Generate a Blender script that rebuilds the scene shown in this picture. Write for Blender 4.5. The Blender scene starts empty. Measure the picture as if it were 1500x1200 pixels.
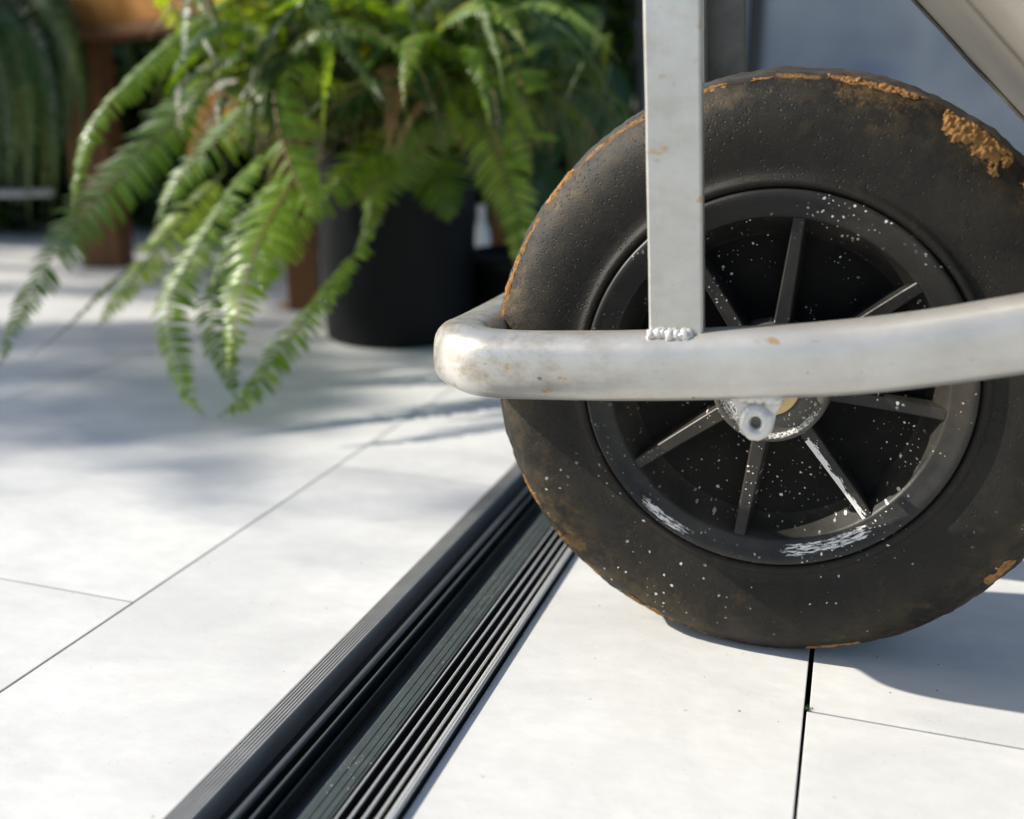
import bpy, bmesh, math, random
from math import sin, cos, pi, radians, atan2, sqrt
from mathutils import Vector, Matrix, noise

random.seed(7)
SC = bpy.context.scene
COL = SC.collection

# ------------------------------------------------------------------ camera, sky, sun
CAM_H, PITCH, YAW, FPX = 0.3307, radians(16.56), radians(18.6), 1464.0
cd = bpy.data.cameras.new('camera')
cam = bpy.data.objects.new('camera', cd)
COL.objects.link(cam)
cam.location = (0, 0, CAM_H)
cam.rotation_euler = (radians(90) - PITCH, 0, YAW)
cd.sensor_width = 36.0
cd.lens = 36.0 * FPX / 1500.0
cd.clip_start, cd.clip_end = 0.02, 400.0
cd.dof.use_dof = True
cd.dof.focus_distance = 0.598
cd.dof.aperture_fstop = 3.7
SC.camera = cam

SUN_D = Vector((0.80, 0.16, -0.56)).normalized()      # the way the sunlight travels
SUN_ELEV = math.asin(-SUN_D.z)
world = bpy.data.worlds.new('World')
SC.world = world
world.use_nodes = True
wn = world.node_tree
sky = wn.nodes.new('ShaderNodeTexSky')
sky.sky_type = 'NISHITA'
sky.sun_disc = False
sky.sun_elevation = SUN_ELEV
sky.sun_rotation = atan2(-SUN_D.x, -SUN_D.y)
bg = wn.nodes['Background']
bg.inputs['Strength'].default_value = 0.115
wn.links.new(sky.outputs['Color'], bg.inputs['Color'])
sd = bpy.data.lights.new('sun', 'SUN')
sd.energy = 4.9
sd.angle = radians(0.53)
sd.color = (1.0, 0.945, 0.85)
sun = bpy.data.objects.new('sun', sd)
COL.objects.link(sun)
sun.rotation_euler = SUN_D.to_track_quat('-Z', 'Y').to_euler()
SC.view_settings.view_transform = 'Standard'
SC.view_settings.look = 'None'
SC.view_settings.gamma = 1.0
SC.view_settings.use_curve_mapping = False
SC.view_settings.exposure = 0.5

# ------------------------------------------------------------------ helpers
FW = Vector((-sin(YAW) * cos(PITCH), cos(YAW) * cos(PITCH), -sin(PITCH)))
RT = Vector((cos(YAW), sin(YAW), 0))
UP = RT.cross(FW)
CC = Vector((0, 0, CAM_H))


def ray(px, py):
    return FW + RT * ((px - 750) / FPX) + UP * ((600 - py) / FPX)


def at(px, py, d):
    """survey helper: the world point seen at a photo position, d metres deep"""
    return CC + ray(px, py) * d


def on_plane_y(px, py, y):
    r = ray(px, py)
    return CC + r * (y / r.y)


def on_ground(px, py, z=0.0):
    r = ray(px, py)
    return CC + r * ((z - CAM_H) / r.z)


def link(name, me, mat=None, parent=None, smooth=True):
    o = bpy.data.objects.new(name, me)
    COL.objects.link(o)
    if mat is not None and len(me.materials) == 0:
        for m in (mat if isinstance(mat, (list, tuple)) else [mat]):
            me.materials.append(m)
    if smooth and len(me.polygons):
        me.polygons.foreach_set('use_smooth', [True] * len(me.polygons))
    if parent is not None:
        o.parent = parent
    return o


def obj_py(name, verts, faces, mat=None, parent=None, smooth=True):
    me = bpy.data.meshes.new(name)
    me.from_pydata([tuple(v) for v in verts], [], faces)
    me.update()
    return link(name, me, mat, parent, smooth)


def obj_bm(name, bm, mat=None, parent=None, smooth=True):
    bmesh.ops.recalc_face_normals(bm, faces=bm.faces[:])
    me = bpy.data.meshes.new(name)
    bm.to_mesh(me)
    bm.free()
    return link(name, me, mat, parent, smooth)


def empty(name, loc=(0, 0, 0), rot=(0, 0, 0)):
    o = bpy.data.objects.new(name, None)
    o.empty_display_size = 0.05
    COL.objects.link(o)
    o.location = loc
    o.rotation_euler = rot
    return o


def tag(o, label=None, cat=None, group=None, kind=None):
    if label: o['label'] = label
    if cat: o['category'] = cat
    if group: o['group'] = group
    if kind: o['kind'] = kind
    return o


def add_box(bm, c, s, rot=None, bevel=0.0):
    r = bmesh.ops.create_cube(bm, size=1.0)
    vs = r['verts']
    for v in vs:
        v.co = Vector((v.co.x * s[0], v.co.y * s[1], v.co.z * s[2]))
    if bevel > 0:
        es = list({e for v in vs for e in v.link_edges})
        rb = bmesh.ops.bevel(bm, geom=es, offset=bevel, segments=2, profile=0.6, affect='EDGES')
        vs = list({v for f in rb['faces'] for v in f.verts} | {v for v in vs if v.is_valid})
    m = Matrix.Translation(Vector(c)) @ (rot if rot is not None else Matrix.Identity(4))
    for v in vs:
        v.co = m @ v.co
    return vs


def frames(pts):
    """rotation-minimising frames along a polyline"""
    n = len(pts)
    ts = [((pts[min(i + 1, n - 1)] - pts[max(i - 1, 0)]).normalized()) for i in range(n)]
    ref = Vector((0, 0, 1)) if abs(ts[0].z) < 0.9 else Vector((0, 1, 0))
    a = (ref - ts[0] * ref.dot(ts[0])).normalized()
    out = []
    for t in ts:
        a = (a - t * a.dot(t)).normalized()
        out.append((t, a, t.cross(a)))
    return out


def smooth_path(ctrl, n):
    """Catmull-Rom through the control points"""
    P = [ctrl[0] * 2 - ctrl[1]] + list(ctrl) + [ctrl[-1] * 2 - ctrl[-2]]
    m = len(ctrl) - 1
    out = []
    for i in range(n + 1):
        f = i / n * m
        k = min(int(f), m - 1)
        t = f - k
        p0, p1, p2, p3 = P[k], P[k + 1], P[k + 2], P[k + 3]
        out.append(0.5 * ((2 * p1) + (p2 - p0) * t + (2 * p0 - 5 * p1 + 4 * p2 - p3) * t * t + (3 * p1 - p0 - 3 * p2 + p3) * t ** 3))
    return out


def tube_mesh(pts, rad, seg=24, flat=2.0, cap=True):
    """rad(i) -> (ra, rb) radii in the two frame directions; flat = superellipse power"""
    fr = frames(pts)
    V, F = [], []
    for i, p in enumerate(pts):
        t, a, b = fr[i]
        ra, rb = rad(i)
        for k in range(seg):
            th = 2 * pi * k / seg
            c, s = cos(th), sin(th)
            e = 2.0 / flat
            x = math.copysign(abs(c) ** e, c) * ra
            y = math.copysign(abs(s) ** e, s) * rb
            V.append(p + a * x + b * y)
    for i in range(len(pts) - 1):
        for k in range(seg):
            k2 = (k + 1) % seg
            F.append((i * seg + k, i * seg + k2, (i + 1) * seg + k2, (i + 1) * seg + k))
    if cap:
        F.append(tuple(reversed(range(seg))))
        F.append(tuple((len(pts) - 1) * seg + k for k in range(seg)))
    return V, F


def lathe_y(profile, seg=256, a0=0.0, a1=2 * pi, close=False):
    """revolve (radius, y) pairs about the Y axis"""
    V, F = [], []
    full = abs(a1 - a0 - 2 * pi) < 1e-6
    n = seg if full else seg + 1
    for i in range(n):
        th = a0 + (a1 - a0) * i / seg
        for r, y in profile:
            V.append(Vector((r * cos(th), y, r * sin(th))))
    m = len(profile)
    mm = m if close else m - 1
    for i in range(seg):
        i2 = (i + 1) % n
        for j in range(mm):
            j2 = (j + 1) % m
            F.append((i * m + j, i2 * m + j, i2 * m + j2, i * m + j2))
    return V, F


# ------------------------------------------------------------------ node helpers
class NT:
    def __init__(self, name):
        self.m = bpy.data.materials.new(name)
        self.m.use_nodes = True
        self.t = self.m.node_tree
        self.b = self.t.nodes['Principled BSDF']
        self.out = self.t.nodes['Material Output']
        self.co = None

    def n(self, typ, **kw):
        nd = self.t.nodes.new(typ)
        for k, v in kw.items():
            setattr(nd, k, v)
        return nd

    def l(self, a, b):
        self.t.links.new(a, b)

    def obj(self):
        if self.co is None:
            self.co = self.n('ShaderNodeTexCoord').outputs['Object']
        return self.co

    def setin(self, sock, v):
        if hasattr(v, 'is_linked'):
            self.l(v, sock)
        else:
            sock.default_value = v

    def map(self, scale=(1, 1, 1), loc=(0, 0, 0), rot=(0, 0, 0), src=None):
        m = self.n('ShaderNodeMapping')
        m.inputs['Scale'].default_value = scale
        m.inputs['Location'].default_value = loc
        m.inputs['Rotation'].default_value = rot
        self.l(src or self.obj(), m.inputs['Vector'])
        return m.outputs[0]

    def noise(self, scale, detail=4, rough=0.55, src=None, dist=0.0):
        nd = self.n('ShaderNodeTexNoise')
        nd.inputs['Scale'].default_value = scale
        nd.inputs['Detail'].default_value = detail
        nd.inputs['Roughness'].default_value = rough
        nd.inputs['Distortion'].default_value = dist
        self.l(src or self.obj(), nd.inputs['Vector'])
        return nd.outputs['Fac']

    def voro(self, scale, src=None, dim='3D', feat='F1', out='Distance', rnd=1.0):
        nd = self.n('ShaderNodeTexVoronoi', voronoi_dimensions=dim, feature=feat)
        nd.inputs['Scale'].default_value = scale
        nd.inputs['Randomness'].default_value = rnd
        self.l(src or self.obj(), nd.inputs['Vector'])
        return nd.outputs[out]

    def ramp(self, fac, *stops, interp='LINEAR'):
        r = self.n('ShaderNodeValToRGB')
        r.color_ramp.interpolation = interp
        el = r.color_ramp.elements
        while len(el) < len(stops):
            el.new(0.5)
        for e, (p, c) in zip(el, stops):
            e.position = p
            e.color = (c, c, c, 1) if not isinstance(c, tuple) else (*c, 1)
        self.l(fac, r.inputs[0])
        return r.outputs[0]

    def math(self, op, a, b=0.0, c=0.0, clamp=False):
        m = self.n('ShaderNodeMath', operation=op)
        m.use_clamp = clamp
        self.setin(m.inputs[0], a)
        self.setin(m.inputs[1], b)
        if op in ('MULTIPLY_ADD', 'SMOOTH_MIN', 'SMOOTH_MAX'):
            self.setin(m.inputs[2], c)
        return m.outputs[0]

    def mr(self, v, a, b, c=0.0, d=1.0, smooth=True):
        m = self.n('ShaderNodeMapRange')
        if smooth:
            m.interpolation_type = 'SMOOTHSTEP'
        self.setin(m.inputs[0], v)
        for i, x in enumerate((a, b, c, d)):
            m.inputs[1 + i].default_value = x
        return m.outputs[0]

    def mix(self, fac, a, b):
        m = self.n('ShaderNodeMix', data_type='RGBA')
        self.setin(m.inputs[0], fac)
        self.setin(m.inputs[6], (*a, 1) if isinstance(a, tuple) else a)
        self.setin(m.inputs[7], (*b, 1) if isinstance(b, tuple) else b)
        return m.outputs[2]

    def xyz(self):
        s = self.n('ShaderNodeSeparateXYZ')
        self.l(self.obj(), s.inputs[0])
        return s.outputs

    def comb(self, x, y, z):
        s = self.n('ShaderNodeCombineXYZ')
        for i, v in enumerate((x, y, z)):
            self.setin(s.inputs[i], v)
        return s.outputs[0]

    def bump(self, h, strength=0.3, dist=0.001, prev=None):
        b = self.n('ShaderNodeBump')
        b.inputs['Strength'].default_value = strength
        b.inputs['Distance'].default_value = dist
        self.l(h, b.inputs['Height'])
        if prev is not None:
            self.l(prev, b.inputs['Normal'])
        return b.outputs[0]

    def fin(self, color=None, rough=None, normal=None, metal=None, spec=None, **kw):
        if color is not None: self.setin(self.b.inputs['Base Color'], (*color, 1) if isinstance(color, tuple) else color)
        if rough is not None: self.setin(self.b.inputs['Roughness'], rough)
        if normal is not None: self.l(normal, self.b.inputs['Normal'])
        if metal is not None: self.setin(self.b.inputs['Metallic'], metal)
        if spec is not None: self.b.inputs['Specular IOR Level'].default_value = spec
        for k, v in kw.items():
            self.setin(self.b.inputs[k], v)
        return self.m


def mat_tile():
    t = NT('pale_stone_tile')
    rnd = t.n('ShaderNodeObjectInfo').outputs['Random']
    geo = t.n('ShaderNodeNewGeometry').outputs['Position']
    off = t.comb(t.math('MULTIPLY', rnd, 13.7), t.math('MULTIPLY', rnd, 7.1), 0.0)
    va = t.n('ShaderNodeVectorMath', operation='ADD')
    t.l(geo, va.inputs[0]); t.l(off, va.inputs[1])
    p = va.outputs[0]
    str_ = t.map((6.0, 11.0, 6.0), src=p)
    cloud = t.noise(1.0, 6, 0.62, src=str_, dist=0.6)
    fine = t.noise(1.0, 5, 0.7, src=t.map((45, 85, 45), src=p))
    veins = t.noise(9.0, 8, 0.7, src=p, dist=1.2)
    c = t.mix(t.ramp(cloud, (0.34, 0.0), (0.66, 1.0)), (0.565, 0.56, 0.54), (0.705, 0.695, 0.66))
    c = t.mix(t.math('MULTIPLY', t.ramp(fine, (0.42, 1.0), (0.60, 0.0)), 0.2), c, (0.47, 0.46, 0.44))
    c = t.mix(t.math('MULTIPLY', t.ramp(veins, (0.54, 0.0), (0.72, 1.0)), 0.26), c, (0.56, 0.54, 0.49))
    specks = t.voro(34.0, src=p)
    c = t.mix(t.math('MULTIPLY', t.ramp(specks, (0.0, 1.0), (0.05, 0.0)), 0.5), c, (0.16, 0.14, 0.11))
    pores = t.voro(170.0, src=p)
    c = t.mix(t.math('MULTIPLY', t.math('MULTIPLY', t.ramp(pores, (0.06, 1.0), (0.16, 0.0)), t.ramp(cloud, (0.42, 1.0), (0.58, 0.0))), 0.40), c, (0.36, 0.34, 0.31))
    scuff = t.noise(1.0, 6, 0.8, src=t.map((16, 140, 16), src=p, rot=(0, 0, 0.5)), dist=0.3)
    c = t.mix(t.math('MULTIPLY', t.ramp(scuff, (0.62, 0.0), (0.70, 1.0)), 0.22), c, (0.42, 0.41, 0.39))
    sm = t.noise(2.6, 4, 0.6, src=p, dist=0.4)
    c = t.mix(t.math('MULTIPLY', t.ramp(sm, (0.45, 0.0), (0.70, 1.0)), 0.30), c, (0.55, 0.555, 0.55))
    z = t.n('ShaderNodeSeparateXYZ')
    t.l(geo, z.inputs[0])
    c = t.mix(t.mr(z.outputs[2], -0.0007, -0.0022), c, (0.035, 0.032, 0.028))
    h = t.math('ADD', t.math('MULTIPLY', fine, 0.5), t.noise(420.0, 3, 0.6, src=p))
    r = t.math('MULTIPLY_ADD', fine, 0.16, 0.43)
    return t.fin(c, r, t.bump(h, 0.10, 0.0006), spec=0.35)


def mat_plain(name, col, rough=0.5, metal=0.0, spec=0.5, var=0.15, scale=8.0, bump=0.1, bscale=120.0):
    t = NT(name)
    n1 = t.noise(scale, 5, 0.6)
    lo = tuple(c * (1 - var) for c in col)
    hi = tuple(min(1, c * (1 + var)) for c in col)
    c = t.mix(t.ramp(n1, (0.3, 0.0), (0.7, 1.0)), lo, hi)
    nb = t.noise(bscale, 4, 0.6)
    return t.fin(c, t.math('MULTIPLY_ADD', n1, 0.15, rough - 0.07), t.bump(nb, bump, 0.001), metal=metal, spec=spec)


def spatter(t, px, pz, cells, size, seed, keep=0.5):
    """tiny paint drops: one possible drop per cell, its size taken from the cell's own random value"""
    co = t.comb(t.math('ADD', px, seed), t.math('ADD', pz, seed * 0.7), 0.0)
    wob = t.n('ShaderNodeTexNoise')
    wob.inputs['Scale'].default_value = 420.0
    wob.inputs['Detail'].default_value = 2.0
    t.l(co, wob.inputs['Vector'])
    va = t.n('ShaderNodeVectorMath', operation='MULTIPLY_ADD')
    t.l(wob.outputs['Color'], va.inputs[0])
    va.inputs[1].default_value = (0.0022, 0.0022, 0.0)
    t.l(co, va.inputs[2])
    co = va.outputs[0]
    nd = t.n('ShaderNodeTexVoronoi', voronoi_dimensions='2D')
    nd.inputs['Scale'].default_value = cells
    t.l(co, nd.inputs['Vector'])
    sp = t.n('ShaderNodeSeparateColor')
    t.l(nd.outputs['Color'], sp.inputs[0])
    r = sp.outputs[0]
    rad = t.math('MULTIPLY', t.math('POWER', t.math('MAXIMUM', t.math('SUBTRACT', r, 1 - keep), 0.0), 2.3), size * 1.15 / keep ** 2.3)
    return t.math('LESS_THAN', nd.outputs['Distance'], rad)


def mat_tyre():
    t = NT('worn_black_rubber')
    X, Y, Z = t.xyz()
    r = t.math('SQRT', t.math('ADD', t.math('MULTIPLY', X, X), t.math('MULTIPLY', Z, Z)))
    ang = t.math('ARCTAN2', Z, X)
    polar = t.comb(t.math('MULTIPLY', ang, 0.16), t.math('MULTIPLY', r, 1.0), Y)
    n1 = t.noise(26, 6, 0.62)
    n2 = t.noise(120, 5, 0.65)
    n3 = t.noise(7, 3, 0.5)
    c = t.mix(t.ramp(n1, (0.3, 0.0), (0.72, 1.0)), (0.0075, 0.0068, 0.0058), (0.018, 0.0155, 0.012))
    # brown dust, more of it out towards the tread
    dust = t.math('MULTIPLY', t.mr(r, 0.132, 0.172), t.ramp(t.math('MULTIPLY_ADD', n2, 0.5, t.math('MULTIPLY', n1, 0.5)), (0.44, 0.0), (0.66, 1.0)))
    left = t.mr(t.math('ABSOLUTE', t.math('SUBTRACT', t.math('ABSOLUTE', ang), 2.9)), 0.5, 1.5, 1.35, 0.75)  # dust and film raised on the left, painting in the sun there
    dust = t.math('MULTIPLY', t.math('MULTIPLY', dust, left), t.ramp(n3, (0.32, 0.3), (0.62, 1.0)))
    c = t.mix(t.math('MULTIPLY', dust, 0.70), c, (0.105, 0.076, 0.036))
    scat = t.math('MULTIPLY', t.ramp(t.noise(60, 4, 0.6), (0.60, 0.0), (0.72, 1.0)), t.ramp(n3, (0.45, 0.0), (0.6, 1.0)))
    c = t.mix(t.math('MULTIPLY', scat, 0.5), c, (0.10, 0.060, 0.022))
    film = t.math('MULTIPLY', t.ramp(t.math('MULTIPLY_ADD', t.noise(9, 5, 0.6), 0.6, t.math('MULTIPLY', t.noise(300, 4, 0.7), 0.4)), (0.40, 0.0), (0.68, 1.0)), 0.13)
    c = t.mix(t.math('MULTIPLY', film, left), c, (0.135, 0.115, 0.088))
    att = t.n('ShaderNodeAttribute')
    att.attribute_name = 'clay'
    cl = t.ramp(t.math('ADD', t.math('MULTIPLY', att.outputs['Fac'], 0.42), t.math('MULTIPLY_ADD', n2, 0.45, t.math('MULTIPLY', t.noise(480, 4, 0.7), 0.45))), (0.80, 0.0), (0.99, 1.0))
    c = t.mix(t.math('MULTIPLY', t.math('MULTIPLY', cl, t.mr(att.outputs['Fac'], 0.02, 0.35)), 0.7), c, (0.15, 0.085, 0.033))
    # stripe of clay caught in the shoulder groove, tread greyed by wear
    groove = t.math('SUBTRACT', 1.0, t.mr(t.math('ABSOLUTE', t.math('SUBTRACT', Y, 0.0128)), 0.0006, 0.0021))
    side = t.mr(t.math('ABSOLUTE', t.math('SUBTRACT', ang, 2.35)), 0.75, 1.3, 1.0, 0.12)
    gm = t.math('MULTIPLY', t.math('MULTIPLY', groove, side), t.ramp(t.noise(46, 5, 0.65), (0.47, 0.0), (0.60, 1.0)))
    c = t.mix(t.math('MULTIPLY', gm, 0.8), c, (0.27, 0.135, 0.045))
    tread = t.mr(Y, 0.0135, 0.017)
    lines = t.noise(1.0, 4, 0.7, src=t.map((30, 900, 1500), src=polar))
    c = t.mix(t.math('MULTIPLY', tread, 0.65), c, t.mix(t.ramp(lines, (0.35, 0.0), (0.65, 1.0)), (0.022, 0.021, 0.019), (0.12, 0.115, 0.105)))
    # paint drops on the lower half
    low = t.mr(Z, -0.04, -0.10)
    dots = t.math('MULTIPLY', spatter(t, X, Z, 200, 0.17, 3.3, 0.40), t.mr(t.noise(22, 3), 0.47, 0.57))
    dots = t.math('MULTIPLY', t.math('MULTIPLY', dots, low), t.math('LESS_THAN', Y, 0.012))
    c = t.mix(dots, c, (0.62, 0.60, 0.56))
    pits = t.voro(330, src=None)
    pitm = t.math('MULTIPLY', t.ramp(pits, (0.10, 1.0), (0.26, 0.0)), t.ramp(t.noise(45, 3), (0.38, 0.0), (0.54, 1.0)))
    h = t.math('SUBTRACT', t.math('MULTIPLY_ADD', n2, 0.5, t.math('MULTIPLY', t.noise(900, 5, 0.75), 0.75)), t.math('MULTIPLY', pitm, 0.8))
    b = t.bump(h, 0.55, 0.0010)
    b = t.bump(t.math('MULTIPLY', lines, tread), 0.75, 0.0012, prev=b)
    return t.fin(c, t.math('MULTIPLY_ADD', n2, 0.2, 0.38), b, spec=0.21)


def mat_rim(name, scuffs=False, keep=0.5, edge=None, spec=0.34, base=(0.015, 0.0145, 0.0132), angs=()):
    t = NT(name)
    X, Y, Z = t.xyz()
    n1 = t.noise(30, 6, 0.6)
    c = t.mix(t.ramp(n1, (0.3, 0.0), (0.7, 1.0)), tuple(v * 0.7 for v in base), tuple(v * 1.35 for v in base))
    dusty = t.math('MULTIPLY', t.ramp(t.noise(14, 5, 0.65), (0.45, 0.0), (0.7, 1.0)), 0.42)
    c = t.mix(t.math('MULTIPLY', dusty, 1.0 if spec > 0.2 else 0.3), c, (0.085, 0.070, 0.048))
    zone = t.mr(t.noise(26, 4, 0.6), 0.46, 0.58)
    d = t.math('MAXIMUM', spatter(t, X, Z, 180, 0.165, 1.7, keep), spatter(t, X, Z, 360, 0.22, 5.1, keep * 0.9))
    d = t.math('MULTIPLY', d, zone)
    d = t.math('MULTIPLY', d, t.mr(t.math('ADD', X, t.math('MULTIPLY', Z, 0.25)), -0.085, -0.01, 0.25, 1.0))
    if scuffs:
        r = t.math('SQRT', t.math('ADD', t.math('MULTIPLY', X, X), t.math('MULTIPLY', Z, Z)))
        ang = t.math('ARCTAN2', Z, X)
        sm = None
        for a, w, ra, rb in angs:
            win = t.mr(t.math('ABSOLUTE', t.math('SUBTRACT', ang, radians(a))), radians(w * 0.45), radians(w), 1.0, 0.0)
            win = t.math('MULTIPLY', win, t.math('MULTIPLY', t.mr(r, ra, ra + 0.002), t.mr(r, rb - 0.002, rb, 1.0, 0.0)))
            sm = win if sm is None else t.math('MAXIMUM', sm, win)
        st = t.noise(1.0, 5, 0.75, src=t.comb(t.math('MULTIPLY', ang, 16.0), t.math('MULTIPLY', r, 900.0), 0.0), dist=0.6)
        sc = t.mr(t.math('ADD', st, t.math('MULTIPLY', sm, 0.22)), 0.64, 0.78)
        sc = t.math('MULTIPLY', sc, t.math('GREATER_THAN', sm, 0.12))
        d = t.math('MAXIMUM', d, sc)
    if edge is not None:
        a = radians(edge)
        al = t.math('ADD', t.math('MULTIPLY', X, cos(a)), t.math('MULTIPLY', Z, sin(a)))
        ac = t.math('ADD', t.math('MULTIPLY', X, -sin(a)), t.math('MULTIPLY', Z, cos(a)))
        st = t.noise(1.0, 5, 0.7, src=t.comb(t.math('MULTIPLY', al, 120.0), t.math('MULTIPLY', ac, 700.0), 0.0))
        lim = t.math('MULTIPLY_ADD', st, 0.0115, -0.0066)
        e = t.math('MULTIPLY', t.math('LESS_THAN', ac, lim), t.math('GREATER_THAN', al, 0.040))
        d = t.math('MAXIMUM', d, e)
    c = t.mix(d, c, (0.72, 0.70, 0.66))
    return t.fin(c, t.math('MULTIPLY_ADD', n1, 0.2, 0.36), t.bump(t.noise(240, 4, 0.6), 0.22, 0.0008), spec=spec)


def mat_silver(name, base=(0.54, 0.52, 0.48), stain=0.5, rust=0.5, grain=(60, 60, 330)):
    t = NT(name)
    X, Y, Z = t.xyz()
    n1 = t.noise(18, 6, 0.6)
    c = t.mix(t.ramp(n1, (0.3, 0.0), (0.7, 1.0)), tuple(v * 0.88 for v in base), tuple(v * 1.08 for v in base))
    blot = t.noise(75, 7, 0.72, src=t.map((0.8, 0.8, 1.3)), dist=0.15)
    endm = t.mr(X, -0.235, -0.06, 1.0, 0.16)
    c = t.mix(t.math('MULTIPLY', t.math('MULTIPLY', t.ramp(blot, (0.45, 0.0), (0.62, 1.0)), endm), stain), c, (0.27, 0.20, 0.11))
    scr = t.noise(1.0, 5, 0.7, src=t.map(grain))
    c = t.mix(t.math('MULTIPLY', t.ramp(scr, (0.64, 0.0), (0.70, 1.0)), 0.5), c, (0.22, 0.19, 0.15))
    ru = t.math('MULTIPLY', t.ramp(t.noise(52, 4, 0.5, src=t.map((0.7, 1, 1))), (0.675, 0.0), (0.71, 1.0)), rust)
    c = t.mix(ru, c, (0.46, 0.25, 0.06))
    chip = t.ramp(t.noise(130, 3, 0.5), (0.72, 0.0), (0.75, 1.0))
    c = t.mix(t.math('MULTIPLY', chip, 0.7), c, (0.10, 0.075, 0.055))
    h = t.math('ADD', t.noise(26, 3, 0.5), t.math('MULTIPLY', t.noise(300, 3, 0.6), 0.12))
    return t.fin(c, t.math('MULTIPLY_ADD', n1, 0.16, 0.27), t.bump(h, 0.22, 0.002), metal=0.55, spec=0.5)


def mat_leaf(name, a, b, rough=0.42, trans=0.45, tip=(0.30, 0.42, 0.08)):
    t = NT(name)
    oi = t.n('ShaderNodeObjectInfo')
    geo = t.n('ShaderNodeNewGeometry')
    n1 = t.noise(16, 3, 0.5, src=geo.outputs['Position'])
    f = t.math('ADD', t.math('MULTIPLY', oi.outputs['Random'], 0.55), t.math('MULTIPLY', n1, 0.6))
    f = t.math('ADD', f, t.math('MULTIPLY', geo.outputs['Random Per Island'], 0.25))
    c = t.ramp(f, (0.25, a), (0.75, b), (1.0, tip))
    t.fin(c, rough, spec=0.5)
    tr = t.n('ShaderNodeBsdfTranslucent')
    cc = t.n('ShaderNodeHueSaturation')
    cc.inputs['Hue'].default_value = 0.475
    cc.inputs['Saturation'].default_value = 1.15
    cc.inputs['Value'].default_value = 2.1
    t.l(c, cc.inputs['Color'])
    t.l(cc.outputs[0], tr.inputs['Color'])
    mx = t.n('ShaderNodeMixShader')
    mx.inputs[0].default_value = trans
    t.l(t.b.outputs[0], mx.inputs[1]); t.l(tr.outputs[0], mx.inputs[2])
    t.l(mx.outputs[0], t.out.inputs['Surface'])
    return t.m


def mat_wood(name, a, b):
    t = NT(name)
    g = t.noise(1.0, 6, 0.65, src=t.map((60, 60, 4)), dist=0.5)
    c = t.mix(t.ramp(g, (0.3, 0.0), (0.7, 1.0)), a, b)
    return t.fin(c, 0.6, t.bump(g, 0.3, 0.002), spec=0.3)


M_TILE = mat_tile()
M_GROUT = mat_plain('dark_grout', (0.012, 0.011, 0.010), 0.9)
M_GROUND = mat_plain('pale_concrete', (0.42, 0.42, 0.40), 0.8, scale=2.0)
M_ALU = mat_plain('black_anodised_metal', (0.020, 0.023, 0.024), 0.30, metal=0.0, spec=0.65, var=0.25, scale=60, bump=0.05, bscale=500)
M_ALU_L = mat_plain('worn_grey_metal', (0.27, 0.27, 0.265), 0.34, metal=0.2, spec=0.5, var=0.12, scale=50, bump=0.05, bscale=500)


def mat_worn_lit_top(name, zt, edge):  # top band colour: grey on the rails, painted-in sunlight on the ribs
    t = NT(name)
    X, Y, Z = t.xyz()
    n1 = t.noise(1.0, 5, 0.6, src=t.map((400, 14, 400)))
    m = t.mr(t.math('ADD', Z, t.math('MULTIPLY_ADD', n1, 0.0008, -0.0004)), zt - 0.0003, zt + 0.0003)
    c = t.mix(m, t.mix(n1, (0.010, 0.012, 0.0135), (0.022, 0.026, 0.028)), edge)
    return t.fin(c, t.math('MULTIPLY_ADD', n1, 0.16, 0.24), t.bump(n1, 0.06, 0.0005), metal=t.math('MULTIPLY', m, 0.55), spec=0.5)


M_RIB = mat_worn_lit_top('lit_top_black_metal_rib', 0.0030, (0.76, 0.75, 0.72))  # pale tops paint in sunlit edges and sky reflections
M_RIB2 = mat_worn_lit_top('rubbed_black_metal_rail', 0.0010, (0.13, 0.14, 0.142))
M_RUB = mat_plain('green_grey_rubber_strip', (0.058, 0.070, 0.067), 0.40, spec=0.45, var=0.15, scale=80, bump=0.15, bscale=900)
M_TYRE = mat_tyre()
M_RIM = mat_rim('spattered_black_plastic_rim', True, 0.55, angs=((-67, 21, 0.0985, 0.1075), (-123, 13, 0.1035, 0.1105)))
M_SPOKE = mat_rim('spattered_black_plastic_spoke', False, 0.7)
M_SPOKEW = mat_rim('paint_smeared_spoke', False, 0.7, edge=-51)
M_WEB = mat_rim('dark_plastic_web', False, 0.42, spec=0.08, base=(0.0045, 0.0045, 0.0043))
M_HUB = mat_rim('spattered_plastic_hub', True, 0.85, base=(0.075, 0.070, 0.062), angs=((-65, 60, 0.027, 0.0325), (-150, 40, 0.018, 0.031), (-60, 60, 0.0125, 0.016)))
M_BRASS = mat_plain('yellowed_washer', (0.52, 0.42, 0.20), 0.45, metal=0.6, spec=0.5)
M_SILVER = mat_silver('scuffed_silver_paint', stain=0.62, rust=0.75)
M_STRUT = mat_silver('scuffed_silver_paint_bar', (0.53, 0.515, 0.48), 0.75, 0.6, (420, 420, 22))
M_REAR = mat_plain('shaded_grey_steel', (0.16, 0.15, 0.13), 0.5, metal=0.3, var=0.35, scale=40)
M_TRAY = mat_plain('beige_grey_sheet_steel', (0.30, 0.275, 0.235), 0.45, metal=0.2, spec=0.5, var=0.1, scale=10)
M_WELD = mat_plain('weld_bead', (0.62, 0.60, 0.56), 0.35, metal=0.35, bump=0.5, bscale=300)
M_MUD = mat_plain('dried_orange_clay', (0.27, 0.145, 0.055), 0.95, spec=0.1, var=0.45, scale=220, bump=0.9, bscale=420)
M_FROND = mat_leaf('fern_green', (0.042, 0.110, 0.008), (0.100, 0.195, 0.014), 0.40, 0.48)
M_FROND_L = mat_leaf('fern_light_green', (0.095, 0.190, 0.012), (0.175, 0.275, 0.028), 0.33, 0.44)
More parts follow.
